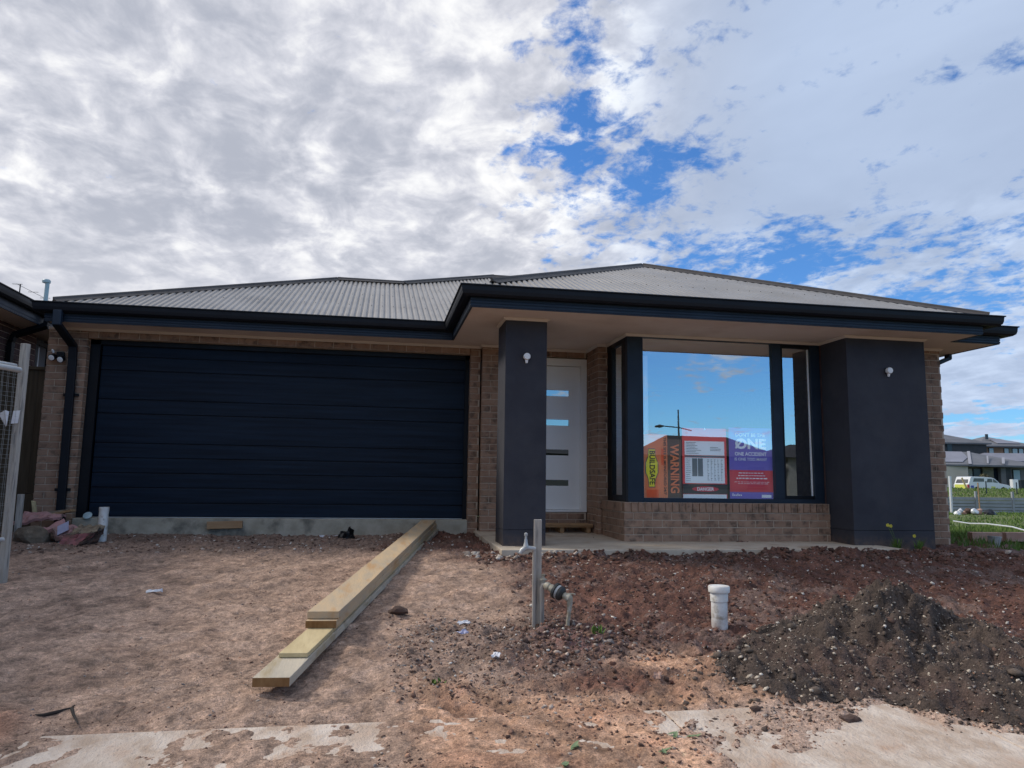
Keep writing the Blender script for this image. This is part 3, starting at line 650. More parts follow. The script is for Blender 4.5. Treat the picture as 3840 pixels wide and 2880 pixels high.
# ------------------------------------------------------------------ wall lamps, security light
def lamp(x, zc, label):
    t = thing('wall_lamp', (x, 8.07, zc), label, 'wall lamp', 'white wall lamps on the two pillars')
    m_ = MB(); m_.lathe((x, 8.068, zc), [(.026, 0), (.026, .012), (.038, .016), (.040, .05), (.034, .062), (.001, .064)], 24, (0, -1, 0)); m_.build('lamp_shade', 'lamp', t, smooth=True)
    m_ = MB(); m_.lathe((x, 8.045, zc-.072), [(.012, 0), (.015, .01), (.019, .036)], 12); m_.build('sensor', 'lamp', t, smooth=True)
    m_ = MB(); m_.box(x-.034, x+.034, 8.050, 8.0695, zc-.034, zc+.034); m_.build('base_plate', 'black', t, bevel=.003)
lamp(1.610, 1.862, 'round white lamp on the narrow dark pillar beside the front door')
lamp(6.138, 1.885, 'round white lamp on the wide dark pillar right of the bay window')
t = thing('security_light', (-3.90, 9.97, 1.95), 'black twin-head security light fixed to the brick pier above the downpipe elbow', 'security light')
m_ = MB(); m_.box(-3.95, -3.86, 9.93, 9.968, 1.93, 1.99); m_.build('base', 'black', t, bevel=.006)
for (x_, zz) in ((-3.965, 1.925), (-3.865, 1.905)):
    m_ = MB(); m_.lathe((x_, 9.93, zz+.01), [(.02, 0), (.038, .02), (.043, .075), (.043, .08)], 18, (-.1, -1, -.45)); h = m_.build('lamp_head', 'black', t, smooth=True)
    m_ = MB(); c = Vector((x_, 9.93, zz+.01))+Vector((-.1, -1, -.45)).normalized()*.0805; m_.lathe(c, [(.034, 0), (.034, .004), (.02, .008)], 18, (-.1, -1, -.45)); m_.build('lens', 'lamp', h, smooth=True)
m_ = MB(); m_.lathe((-3.975, 9.915, 1.975), [(.012, 0), (.014, .03), (.008, .045)], 12, (-.2, -.6, .8)); m_.build('sensor', 'lamp', t, smooth=True)

# ------------------------------------------------------------------ posters behind the glass
def text_mesh(s, size, bold=.0):
    cu = bpy.data.curves.new('t', 'FONT'); cu.body = s; cu.size = 1; cu.offset = bold; cu.align_x = 'CENTER'; cu.align_y = 'CENTER'; cu.resolution_u = 3
    o = bpy.data.objects.new('t', cu); COL.objects.link(o); dg = bpy.context.evaluated_depsgraph_get(); me = bpy.data.meshes.new_from_object(o.evaluated_get(dg)); bpy.data.objects.remove(o)
    v = np.array([q.co[:] for q in me.vertices]); v -= (v.min(0)+v.max(0))/2; ext = v.max(0)-v.min(0); fs = [tuple(p.vertices) for p in me.polygons]
    v[:, 0] *= size[0]/ext[0]; v[:, 1] *= size[1]/ext[1]
    return v, fs
YP = 8.69
def text(name, s, x, zc, wdt, hgt, m, parent, down=False, bold=.02, yy=None):
    v, fs = text_mesh(s, (wdt, hgt), bold); yy = yy or YP-.006
    vs = [(x+a[1], yy, zc-a[0]) for a in v] if down else [(x+a[0], yy, zc+a[1]) for a in v]
    m_ = MB(); m_.add(vs, fs); return m_.build(name, m, parent)
def sheet(name, x0, x1, z0, z1, m, parent, yy, th=.002):
    m_ = MB(); m_.box(x0, x1, yy, yy+th, z0, z1); return m_.build(name, m, parent)
t = thing('warning_sign', (3.45, YP, .29), 'orange sign turned on its side with a yellow logo patch, left in the window', 'sign', 'site safety signs behind the window')
sheet('board', 3.215, 3.52, .285, 1.075, 'p_orange', t, YP); sheet('board', 3.522, 3.700, .285, 1.02, 'p_brown', t, YP)
sheet('stripe', 3.44, 3.475, .70, .90, 'p_orange2', t, YP-.003); sheet('corner_patch', 3.25, 3.40, .30, .40, 'p_orange2', t, YP-.003)
m_ = MB(); cx_, cz_ = 3.315, .655
pts = [(-.04, .235), (.04, .235), (.045, .14), (.075, .07), (.075, -.05), (.045, -.12), (.035, -.22), (-.035, -.22), (-.045, -.12), (-.075, -.05), (-.075, .07), (-.045, .14)]
m_.prism([(cx_+a*1.13, YP-.0035, cz_+b*1.04) for a, b in pts][::-1], (0, .001, 0)); m_.build('logo_shadow', 'p_ink', t)
m_ = MB(); m_.prism([(cx_+a, YP-.0065, cz_+b) for a, b in pts][::-1], (0, .001, 0)); m_.build('logo_patch', 'p_yellow', t)
text('lettering', 'BUILDSAFE', 3.320, .665, .41, .072, 'p_black', t, True, .02, YP-.008)
text('lettering', 'THIS SITE IS MONITORED 24/7', 3.485, .69, .70, .034, 'p_brown', t, True, .02)
text('lettering', 'WARNING', 3.612, .66, .60, .115, 'p_orange', t, True, .03)
t = thing('permit_sign', (3.99, YP, .29), 'red framed sign with white printed sheets and a danger label behind the window centre', 'sign', 'site safety signs behind the window')
sheet('board', 3.715, 4.30, .285, 1.165, 'p_red', t, YP); sheet('danger_band', 3.716, 4.299, .355, .475, 'p_black', t, YP-.003)
sheet('printed_sheet', 3.745, 4.27, .83, 1.005, 'p_white', t, YP-.003); sheet('printed_sheet', 3.745, 4.27, .485, .80, 'p_white', t, YP-.003); sheet('tape', 3.745, 4.275, .805, .825, 'p_ink', t, YP-.003); sheet('bottom_strip', 3.717, 4.29, .287, .350, 'p_white', t, YP-.003)
m_ = MB(); m_.prism([(4.00, YP-.003, 1.145), (4.03, YP-.003, 1.145), (4.015, YP-.003, 1.175)], (0, .001, 0)); m_.build('triangle_mark', 'p_white', t)
m_ = MB(); m_.prism([(4.01+.175*math.cos(a), YP-.0045, .415+.032*math.sin(a)) for a in np.linspace(0, 2*math.pi, 24, endpoint=False)], (0, .001, 0)); m_.build('oval_label', 'p_crimson', t)
text('lettering', 'DANGER', 4.01, .415, .22, .042, 'p_white', t, False, .03, YP-.008)
m_ = MB(); r_ = random.Random(4)
for i in range(8):
    zz = .985-i*.019; x0_ = 3.765; m_.box(x0_, x0_+r_.uniform(.10, .22), YP-.0055, YP-.0045, zz-.0025, zz+.0025)
    if 2 < i < 6: m_.box(4.08, 4.08+r_.uniform(.10, .15), YP-.0055, YP-.0045, zz-.003, zz+.003)
for i in range(12):
    zz = .78-i*.024; m_.box(3.755, 3.755+r_.uniform(.05, .07), YP-.0055, YP-.0045, zz-.002, zz+.002)
for k in range(5):
    xx = 4.04+k*.045
    for i in range(14): m_.box(xx, xx+r_.uniform(.008, .025), YP-.0055, YP-.0045, .77-i*.019, .77-i*.019+.007)
for xx in (3.84, 3.915): m_.box(xx, xx+.066, YP-.0055, YP-.0045, .57, .79)
o = m_.build('small_print', 'p_ink', t); o['kind'] = 'stuff'
t = thing('safety_poster', (4.63, YP, .29), 'purple and crimson safety poster with white lettering behind the right of the window', 'poster', 'site safety signs behind the window')
sheet('board', 4.335, 4.92, .285, 1.185, 'p_purple', t, YP); sheet('band', 4.336, 4.919, .385, .655, 'p_crimson', t, YP-.003)
text('lettering', "DON'T BE THE", 4.625, 1.098, .40, .048, 'p_white', t, False, .015)
text('lettering', 'ONE', 4.625, .985, .42, .135, 'p_white', t, False, .04)
m_ = MB(); m_.obox((4.473, YP-.0075, .985), (.052, 0, .058), (0, .0006, 0), (-.009, 0, .008)); m_.build('slash', 'p_white', t)
text('lettering', 'ONE ACCIDENT', 4.625, .858, .43, .046, 'p_white', t, False, .02)
text('lettering', 'IS ONE TOO MANY', 4.625, .792, .44, .038, 'p_white', t, False, .015)
m_ = MB()
for i, (wd_, zz, hh) in enumerate(((.34, .620, .010), (.35, .587, .010), (.40, .553, .014), (.46, .508, .005), (.36, .488, .005))):
    xx = 4.625-wd_/2
    while xx < 4.625+wd_/2: l_ = r_.uniform(.02, .05); m_.box(xx, xx+l_, YP-.0055, YP-.0045, zz-hh/2, zz+hh/2); xx += l_+.012
for i in range(6): m_.box(4.365+i*.022, 4.365+i*.022+.014, YP-.0055, YP-.0045, .335, .335+(.03 if i % 3 == 0 else .018))
o = m_.build('small_print', 'p_white', t); o['kind'] = 'stuff'
sheet('white_label', 4.76, 4.89, .315, .352, 'p_white', t, YP-.004)

# ------------------------------------------------------------------ doorstep pallet
t = thing('pallet', (2.5, 9.78, -.185), 'rough wooden pallet used as a step under the front door', 'pallet')
for i, yy in enumerate((9.63, 9.74, 9.85)):
    m_ = MB(); m_.box(1.90, 2.835, yy-.045, yy+.045, -.090, -.070); m_.build('top_board', 'pallet', t, bevel=.003)
m_ = MB(); m_.box(1.90, 2.838, 9.603, 9.622, -.113, -.0915); m_.build('edge_board', 'pallet', t, bevel=.003)
for xx in (1.92, 2.40, 2.76):
    m_ = MB(); m_.box(xx, xx+.055, 9.625, 9.90, -.187, -.0925); m_.build('runner', 'pallet', t, bevel=.003)

# ------------------------------------------------------------------ stack of long timbers
def plank(name, l0, r0, l1, r1, th, m, label, endm='endgrain'):
    # top-surface corners near left/right, far left/right; thickness down
    cs = [Vector(p) for p in (l0, r0, r1, l1)]; n = (cs[1]-cs[0]).cross(cs[3]-cs[0]).normalized()
    if n.z < 0: n = -n
    segs = 14; V = []; r__ = random.Random(hash(label) % 999)
    for i in range(segs+1):
        f = i/segs; a = cs[0].lerp(cs[3], f); b = cs[1].lerp(cs[2], f); wob = Vector((0, 0, r__.uniform(-.0015, .0015)))
        V += [a+wob, b+wob, b-n*th+wob, a-n*th+wob]
    Fs = []; MI = []
    for i in range(segs):
        for j in range(4): Fs.append((i*4+j, i*4+(j+1) % 4, (i+1)*4+(j+1) % 4, (i+1)*4+j)); MI.append(0)
    Fs += [(0, 3, 2, 1), (segs*4, segs*4+1, segs*4+2, segs*4+3)]; MI += [1, 1]
    mb = MB(); mb.v = V; mb.f = Fs; mb.mi = MI; o = mb.build(name, m, None, bevel=.003, mats=[m, endm])
    return tag(o, label, 'plank', 'long timbers stacked on the soil before the garage')
def zb(yy, off): return -.545+.0585*(yy-4.05)+off
dirv = Vector((1.30, 5.84))
def P_(x0, y0, off, dist=None, yend=9.86, dxs=0):
    f = (yend-y0)/5.84; x1 = x0+1.305*f/1.0+dxs
    return (x0, y0, zb(y0, off)), (x1, yend, zb(yend, off))
def mk(xl, xr, y0, off, th, m, label, yend, farl, farr, endm='endgrain'):
    a = (xl, y0, zb(y0, off)); b = (xr, y0-.014, zb(y0, off)); c = (farl, yend, zb(yend, off)); d_ = (farr, yend-.014, zb(yend, off))
    plank('timber_plank', a, b, c, d_, th, m, label, endm)
mk(-.565, -.384, 3.985, .048, .046, 'timber_g', 'longest grey plank at the bottom of the stack, near end on the soil', 9.90, .645, .832)
mk(-.480, -.328, 4.300, .074, .024, 'timber_b', 'thin pale yellow plank second in the stack, its near end above the grey one', 9.88, .64, .80, 'timber_b')
mk(-.391, -.205, 4.815, .120, .045, 'timber_a', 'stained orange-brown plank third in the stack with a dark brown end', 9.87, .62, .800)
mk(-.385, -.193, 4.850, .166, .045, 'timber_a', 'topmost weathered plank of the stack with a pale cut end', 9.85, .604, .785, 'timber_a')
mb = MB(); mb.obox((-1.836, 9.915, -.113), (.210, 0, .007), (0, .022, 0), (-.001, 0, .045)); tag(mb.build('timber_offcut', 'offcut', bevel=.003), 'short orange-brown timber offcut leaning on the garage slab face', 'plank')

# ------------------------------------------------------------------ white drain pipes
def pvc(x, y_, z0, z1, r, label, capd=True):
    t = thing('drain_pipe', (x, y_, z0), label, 'pipe')
    m_ = MB(); m_.lathe((x, y_, z0-.1), [(r, 0), (r, z1-z0+.1-(.05 if capd else 0))], 28); m_.build('pipe', 'pvc', t, smooth=True)
    if capd:
        m_ = MB(); m_.lathe((x, y_, z1-.105), [(r+.001, 0), (r*1.09, .003), (r*1.09, .062), (r*1.04, .066)], 28); m_.build('collar', 'pvc', t, smooth=True)
        m_ = MB(); m_.lathe((x, y_, z1-.042), [(r*1.30, 0), (r*1.33, .004), (r*1.33, .036), (r*1.24, .042), (.001, .042)], 28); m_.build('screw_cap', 'pvc', t, smooth=True)
    else:
        m_ = MB(); m_.lathe((x, y_, z1-.045), [(r*1.03, 0), (r*1.04, .003), (r*1.04, .04), (r*.9, .045), (.001, .045)], 24); m_.build('end_cap', 'pvc', t, smooth=True)
pvc(2.322, 4.85, -.52, -.207, .054, 'white drain pipe with a wide screw cap standing in the red soil')
pvc(-3.045, 9.3, -.30, .120, .051, 'white capped drain pipe standing before the left end of the garage door', False)
mb = MB(); mb.lathe((-3.44, 9.955, -.010), [(.001, 0), (.048, .001), (.052, .006), (.046, .010), (.001, .011)], 20, (.0, -.75, .66)); tag(mb.build('pipe_lid', 'vent', smooth=True), 'small pale round lid lying on the garage slab edge at the left', 'lid')

# ------------------------------------------------------------------ water meter, stake
gz0 = -.52
mb = MB(); mb.obox((1.113, 5.10, -.14), (.0265, -.005, 0), (.003, .018, 0), (0, 0, .358)); tag(mb.build('timber_stake', 'stake', bevel=.003), 'square grey timber stake standing beside the water meter', 'stake')
t = thing('garden_tap', (1.03, 5.06, .0), 'corroded garden tap with tee handle on a thin upright pipe beside the stake', 'tap')
m_ = MB(); m_.tube([(1.083, 5.065, -.55), (1.081, 5.065, -.03), (1.085, 5.065, .015)], .0125, 10); m_.build('riser', 'stake', t, smooth=True)
m_ = MB(); m_.tube([(1.088, 5.06, .022), (1.05, 5.06, .028), (1.02, 5.06, .028), (.995, 5.06, .012), (.985, 5.06, -.006)], [.014, .015, .02, .017, .014], 12); m_.build('tap_body', 'galv', t, smooth=True)
m_ = MB(); m_.lathe((1.022, 5.06, .036), [(.021, 0), (.017, .012), (.012, .03), (.011, .045), (.008, .055), (.008, .072), (.012, .076), (.012, .090), (.005, .095)], 14); m_.build('spindle', 'galv', t, smooth=True)
t = thing('water_meter', (1.21, 4.98, -.52), 'brass water meter with black ringed body between two upright pipes near the stake', 'water meter')
m_ = MB(); m_.tube([(1.135, 5.045, -.56), (1.133, 5.045, -.24), (1.140, 5.04, -.215), (1.165, 5.02, -.212)], [.016, .016, .018, .018], 12); m_.build('inlet_pipe', 'stake', t, smooth=True)
m_ = MB(); m_.lathe((1.140, 5.042, -.215), [(.014, 0), (.014, .028), (.024, .032), (.024, .040), (.010, .044), (.010, .06), (.014, .064), (.014, .070)], 14); m_.build('valve_handle', 'brass', t, smooth=True)
ax = Vector((.105, -.10, -.055)).normalized(); p0 = Vector((1.150, 5.03, -.212))
m_ = MB(); m_.lathe(p0, [(.018, 0), (.026, .01), (.026, .035), (.021, .04), (.024, .05), (.027, .052), (.027, .072), (.02, .076)], 16, ax); m_.build('union_nut', 'brass', t, smooth=True)
pb = p0+ax*.078
m_ = MB(); m_.lathe(pb, [(.03, 0), (.052, .004), (.054, .012), (.054, .022), (.043, .024)], 24, ax); m_.build('meter_ring', 'meter', t, smooth=True)
m_ = MB(); m_.lathe(pb+ax*.024, [(.044, 0), (.047, .004), (.045, .018)], 24, ax); m_.build('meter_body', 'galv', t, smooth=True)
m_ = MB(); m_.lathe(pb+ax*.042, [(.046, 0), (.049, .004), (.047, .020), (.036, .030), (.022, .036)], 24, ax); m_.build('meter_ring', 'meter', t, smooth=True)
pe = pb+ax*.078
m_ = MB(); m_.lathe(pe, [(.018, 0), (.022, .006), (.022, .022), (.026, .026), (.027, .05), (.016, .062)], 16, ax); m_.build('elbow', 'brass', t, smooth=True)
pf = pe+ax*.045
m_ = MB(); m_.tube([pf, pf+Vector((.004, 0, -.03)), pf+Vector((.0, .0, -.09)), pf+Vector((-.006, .01, -.16)), pf+Vector((-.010, .01, -.30))], [.024, .019, .013, .0125, .0125], 12); m_.build('outlet_pipe', 'brass', t, smooth=True)
m_ = MB(); m_.obox(pf+Vector((.012, 0, .028)), (.026, -.01, 0), (.003, .006, 0), (0, 0, .004)); m_.build('handle', 'brass', t, bevel=.002)

# ------------------------------------------------------------------ temporary fence at the left edge
mb = MB(); mb.obox((-2.868, 6.62, .52), (.026, -.004, 0), (.006, .024, 0), (0, 0, 1.02)); tag(mb.build('fence_post', 'stake', bevel=.004), 'tall grey timber post at the left edge holding the wire fence panels', 'post')
mb = MB(); mb.obox((-3.86, 9.15, -.08), (.030, 0, 0), (0, .02, 0), (0, 0, .34)); tag(mb.build('fence_post', 'stake', bevel=.004), 'short grey timber post standing behind the tall one, beside the boulder', 'post')
def panel(pr, pl, zt_, zb_, r, label, mesh=True):
    t = thing('wire_fence', (pr[0], pr[1], zb_), label, 'fence', 'wire fence panels at the left edge')
    pr, pl = Vector((*pr, 0)), Vector((*pl, 0)); U = Vector((0, 0, 1)); d = (pl-pr).normalized(); ln = (pl-pr).length
    pts = [pl+U*zt_, pr+d*.05+U*zt_, pr+d*.012+U*(zt_-.015), pr+U*(zt_-.06), pr+U*(zb_+.06), pr+d*.012+U*(zb_+.015), pr+d*.05+U*zb_, pl+U*zb_]
    m_ = MB(); m_.tube(pts[:2]+[pr+d*.02+U*(zt_-.002)], r, 14); m_.build('top_rail', 'galv', t, smooth=True)
    m_ = MB(); m_.tube([pr+d*.02+U*zb_, pl+U*zb_], r*.8, 12); m_.build('bottom_rail', 'galv', t, smooth=True)
    if mesh:
        m_ = MB(); rr_ = random.Random(9); k = .02
        while k < ln:
            a = pr+d*k; m_.tube([a+U*(zt_-.02)+d*rr_.uniform(-.006, .006), a+U*(zt_*.6)+d*rr_.uniform(-.01, .01), a+U*(zt_*.25)+d*rr_.uniform(-.01, .01), a+U*zb_], .0012, 4, False); k += .052
        zz = zb_+.05
        while zz < zt_-.03:
            j = rr_.uniform(-.006, .006); m_.tube([pr+U*(zz+j), pr+d*ln*.4+U*(zz-j), pl+U*zz], .0012, 4, False); zz += .075
        o = m_.build('wire_mesh', 'wire', t); o['kind'] = 'stuff'
panel((-2.79, 6.42), (-3.06, 5.72), 1.295, -.02, .023, 'nearer galvanised wire fence panel with a thick rounded top rail')
panel((-2.90, 6.60), (-3.20, 5.9), 1.352, -.27, .016, 'thinner galvanised fence panel just behind the nearer one')
t = thing('paper_tag', (-2.90, 6.58, .86), 'crumpled white paper tag tied to the tall grey fence post', 'tag')
m_ = MB(); m_.add([(-2.985, 6.55, .955), (-2.93, 6.53, .985), (-2.905, 6.54, .975), (-2.908, 6.53, .86), (-2.925, 6.55, .855), (-2.945, 6.545, .90)], [(0, 1, 4), (0, 4, 5), (1, 2, 3), (1, 3, 4)]); m_.build('torn_sheet', 'paper', t)
m_ = MB(); m_.add([(-2.895, 6.585, .985), (-2.842, 6.580, .99), (-2.846, 6.570, .885), (-2.90, 6.575, .880)], [(0, 1, 2, 3)]); m_.build('printed_sheet', 'paper', t)

# ------------------------------------------------------------------ debris left of the garage
def blob(name, c, rad, m, amp=.25, seed=0, sub=3, parent=None, flatz=1.0):
    bm = bmesh.new(); bmesh.ops.create_icosphere(bm, subdivisions=sub, radius=1)
    V = np.array([v.co[:] for v in bm.verts]); n = fbm(V[:, 0]*1.0+V[:, 2]*.7+seed*3.1+9, V[:, 1]-V[:, 2]*.6+seed+9, 1.3, 5, seed+200, .55)
    for v, k in zip(bm.verts, n): v.co = Vector((v.co.x*rad[0], v.co.y*rad[1], v.co.z*rad[2]))*(1+amp*2*k)
    mb = MB(); bm.verts.index_update(); mb.v = [tuple(v.co+Vector(c)) for v in bm.verts]; mb.f = [tuple(q.index for q in f.verts) for f in bm.faces]; mb.mi = [0]*len(mb.f); bm.free()
    return mb.build(name, m, parent)
def crumple(name, pts, m, parent=None, th=.012, nx_=14, ny_=8, amp=.02, seed=0, mats=None):
    # bent sheet between four corners with crinkles
    a, b, c, d_ = [Vector(p) for p in pts]; mb = MB(); g = np.random.default_rng(seed); n = (b-a).cross(d_-a).normalized(); top = []; bot = []
    for i in range(nx_+1):
        for j in range(ny_+1):
            u, v = i/nx_, j/ny_; p = (a*(1-u)+b*u)*(1-v)+(d_*(1-u)+c*u)*v; h = float(fbm(np.array([u*3+seed]), np.array([v*2+seed]), 2., 3, seed+7)[0])*amp*2.5
            e = .03*float(fbm(np.array([u*6+seed*2]), np.array([v*6]), 1., 2, seed+17)[0])
            p = p+n*h+(b-a).normalized()*e; top.append(p); bot.append(p-n*th)
    K = ny_+1; N_ = len(top); fs = []
    for i in range(nx_):
        for j in range(ny_): q = (i*K+j, (i+1)*K+j, (i+1)*K+j+1, i*K+j+1); fs.append(q); fs.append(tuple(N_+k for k in q[::-1]))
    for i in range(nx_):
        fs.append((i*K, N_+i*K, N_+(i+1)*K, (i+1)*K)); fs.append((i*K+ny_, (i+1)*K+ny_, N_+(i+1)*K+ny_, N_+i*K+ny_))
    for j in range(ny_):
        fs.append((j, j+1, N_+j+1, N_+j)); fs.append((nx_*K+j, N_+nx_*K+j, N_+nx_*K+j+1, nx_*K+j+1))
    mb.add(top+bot, fs); return mb.build(name, m, parent)
o = blob('boulder', (-3.70, 9.12, -.20), (.20, .15, .125), 'rock', .16, 3); tag(o, 'brown rounded boulder on the left below the pink wrapping', 'rock')
o = crumple('wrapping', [(-4.02, 9.35, -.055), (-3.56, 9.30, .0), (-3.52, 9.55, .02), (-3.98, 9.6, .04)], 'pink', amp=.02, seed=2, th=.03); tag(o, 'flat pink wrapped board lying across the top of the boulder', 'wrapping')
o = crumple('wrapping', [(-3.60, 9.12, -.10), (-3.33, 9.02, -.21), (-3.28, 9.25, -.10), (-3.52, 9.36, -.03)], 'pink', amp=.03, seed=5, th=.05); tag(o, 'faded pink wrapping slumped between boulder and flattened box', 'wrapping')
t = thing('flattened_box', (-3.2, 9.15, -.3), 'flattened muddy packaging with a red torn side, in front of the capped pipe', 'box')
crumple('lid', [(-3.36, 9.05, -.17), (-3.02, 8.98, -.15), (-3.00, 9.30, -.075), (-3.30, 9.38, -.095)], 'ply', t, amp=.02, seed=8, th=.012)
crumple('red_side', [(-3.38, 8.99, -.30), (-3.19, 8.90, -.31), (-3.02, 8.975, -.155), (-3.36, 9.04, -.175)], 'pinkred', t, amp=.015, seed=9, th=.012)
crumple('muddy_side', [(-3.20, 8.895, -.31), (-2.98, 9.00, -.26), (-2.94, 9.06, -.105), (-3.03, 8.96, -.15)], 'dredge', t, amp=.02, seed=12, th=.02)
mb = MB(); mb.obox((-3.385, 9.10, -.105), (.055, .0, .030), (-.022, .05, .045), (.0006, -.0008, .001)); tag(mb.build('card', 'lilac'), 'lilac-blue square card lying on the pink wrapping', 'card')
mb = MB(); mb.obox((-3.83, 9.75, .02), (.22, .03, .03), (0, .045, 0), (-.002, 0, .02)); tag(mb.build('timber_offcut', 'ply', bevel=.003), 'grey-brown plank offcut lying behind the pink wrapped board', 'plank')
mb = MB(); mb.obox((-3.66, 9.72, .03), (.16, -.06, .035), (.01, .04, 0), (0, 0, .012)); tag(mb.build('timber_offcut', 'pallet', bevel=.003), 'thin brown board sticking out by the foot of the downpipe', 'plank')
mb = MB(); mb.obox((-3.98, 9.8, .10), (.02, 0, -.006), (0, .02, 0), (-.012, 0, .065)); tag(mb.build('timber_offcut', 'timber_b', bevel=.003), 'small upright pale stick end behind the debris by the fence gate', 'stick')
o = blob('stone', (-3.24, 8.86, -.30), (.05, .04, .028), 'timber_b', .2, 8, 2); tag(o, 'small cream stone in front of the red torn packaging', 'stone')
t = thing('plastic_bag', (-.33, 9.45, -.25), 'black plastic scrap crumpled on the soil before the garage slab', 'plastic')
crumple('plastic_sheet', [(-.44, 9.42, -.24), (-.22, 9.38, -.245), (-.26, 9.50, -.13), (-.33, 9.52, -.14)], 'bag', t, amp=.05, seed=4, th=.003, nx_=8, ny_=6)
# paper scraps
def gh(x_, y_): return float(ground_full(np.array([x_]), np.array([y_]))[0])
def scrap(x_, y_, sx, sy, m, name, label, cat, seed, rot=0, lift=.012, group=None):
    z_ = gh(x_, y_)+lift; c, s = math.cos(rot)*sx, math.sin(rot)*sx; c2, s2 = -math.sin(rot)*sy, math.cos(rot)*sy
    o = crumple(name, [(x_-c-c2, y_-s-s2, z_-.004), (x_+c-c2, y_+s-s2, z_), (x_+c+c2, y_+s+s2, z_+.01), (x_-c+c2, y_-s+s2, z_+.006)], m, None, amp=.010, seed=seed, th=.0015, nx_=5, ny_=4); tag(o, label, cat, group)
scrap(.715, 4.36, .018, .042, 'paper', 'paper_scrap', 'upright torn white paper scrap left of the tap mound', 'paper', 21, -.3, .02)
scrap(.625, 5.20, .036, .020, 'paper', 'paper_scrap', 'crumpled white paper scrap on the gravel right of the timber stack', 'paper', 22, .2, .015)
scrap(.585, 4.98, .036, .024, 'lilac', 'paper_scrap', 'pale lilac scrap on the gravel patch between timbers and tap', 'paper', 23, .3)
scrap(-1.62, 6.18, .055, .022, 'paper', 'paper_scrap', 'flat white scrap on the bare dry soil left of the timbers', 'paper', 24, .1)
scrap(1.56, 4.02, .020, .034, 'terracotta', 'brick_chip', 'flat orange brick chip on the dark soil before the soil heap', 'chip', 25, -.5)
scrap(.62, 8.6, .02, .05, 'vent', 'plastic_scrap', 'small turquoise plastic scrap on the soil by the porch', 'plastic', 26, .4)
scrap(-.55, 9.6, .10, .012, 'paper', 'paper_scrap', 'thin white strip lying along the garage slab foot', 'paper', 27, -.05)
for i, (x_, y_, lab) in enumerate(((.78, 3.04, 'pair of pale green leaves at the bottom centre edge'), (.87, 3.17, 'broad green leaf left of the paler footpath corner'), (1.335, 3.29, 'green leaf sprig at the corner of the pale footpath slab'), (1.17, 2.92, 'light green leaves near the bottom edge on the clay'), (1.42, 3.26, 'small green leaf beside the pale footpath slab'), (1.22, 3.10, 'single dull green leaf on the clay'))):
    t = thing('fallen_leaf', (x_, y_, gh(x_, y_)), lab, 'leaf', 'green leaves on the clay')
    for k in range(3):
        a = random.uniform(0, 6.3); l_ = random.uniform(.018, .034); z_ = gh(x_, y_)+.012; cx_, cy_ = x_+random.uniform(-.015, .015), y_+random.uniform(-.015, .015)
        m_ = MB(); d1 = Vector((math.cos(a), math.sin(a), random.uniform(0, .4)))*l_; d2 = Vector((-math.sin(a), math.cos(a), 0))*l_*.38; c = Vector((cx_, cy_, z_))
        m_.add([c-d1, c-d1*.3+d2, c+d1*.5+d2*.7, c+d1, c+d1*.5-d2*.7, c-d1*.3-d2, c+Vector((0, 0, -.004))], [(0, 6, 1), (1, 6, 2), (2, 6, 3), (3, 6, 4), (4, 6, 5), (5, 6, 0)]); m_.build('leaf_blade', 'leaf', t)
mb = MB(); mb.tube([(-1.505, 3.835, path_z(3.8)+.012), (-1.43, 3.83, -.595), (-1.36, 3.865, -.588), (-1.335, 3.875, -.585), (-1.30, 3.80, -.592), (-1.245, 3.70, -.60)], [.006, .0075, .008, .0085, .006, .003], 7)
mb.tube([(-1.345, 3.87, -.588), (-1.33, 3.895, -.575)], [.006, .003], 6)
tag(mb.build('broken_stick', 'stick', smooth=True), 'dark bent twig lying on the footpath edge at the lower left', 'stick')
# weeds by the wide pillar
def weed(x_, y_, h_, n_, label, flowers=(), seed=1, group=None):
    r2 = random.Random(seed); t = thing('weed', (x_, y_, gh(x_, y_)), label, 'weed', group); z_ = gh(x_, y_)
    m_ = MB()
    for i in range(n_):
        a = r2.uniform(0, 6.28); l_ = h_*r2.uniform(.4, 1); sp_ = r2.uniform(.2, .9)*h_*.6; w_ = .006+.004*r2.random(); b = Vector((x_+r2.uniform(-.03, .03), y_+r2.uniform(-.03, .03), z_-.01))
        tip = b+Vector((math.cos(a)*sp_, math.sin(a)*sp_, l_)); mid = b.lerp(tip, .55)+Vector((0, 0, l_*.12)); s2 = Vector((-math.sin(a), math.cos(a), 0))*w_
        m_.add([b-s2*.5, b+s2*.5, mid+s2, mid-s2, tip], [(0, 1, 2, 3), (3, 2, 4)])
    m_.build('foliage', 'blade', t)
    for (fx_, fz_) in flowers:
        m_ = MB(); m_.tube([(x_, y_, z_), ((x_+fx_)/2+.01, y_-.02, (z_+fz_)/2), (fx_, y_-.01, fz_)], .0022, 5); m_.build('stem', 'blade', t)
        m_ = MB()
        for k in range(5):
            a = k*1.257; m_.obox((fx_+.012*math.cos(a), y_-.015, fz_+.012*math.sin(a)), (.009, 0, 0), (0, .0015, 0), (0, 0, .007))
        m_.build('flower', 'petal', t)
weed(6.02, 7.90, .20, 46, 'yellow flowered weed at the foot of the wide dark pillar, taller of two', [(5.90, .03), (5.94, .02)], 3, 'weeds at the wide pillar')
weed(6.28, 7.88, .17, 34, 'lower weed with one yellow flower near the right corner of the wide pillar', [(6.226, -.094)], 4, 'weeds at the wide pillar')
weed(1.42, 4.72, .07, 22, 'small green tuft right of the water meter pipes', (), 5)
weed(.36, 4.05, .03, 16, 'tiny mossy green tuft before the near end of the timbers', (), 6)
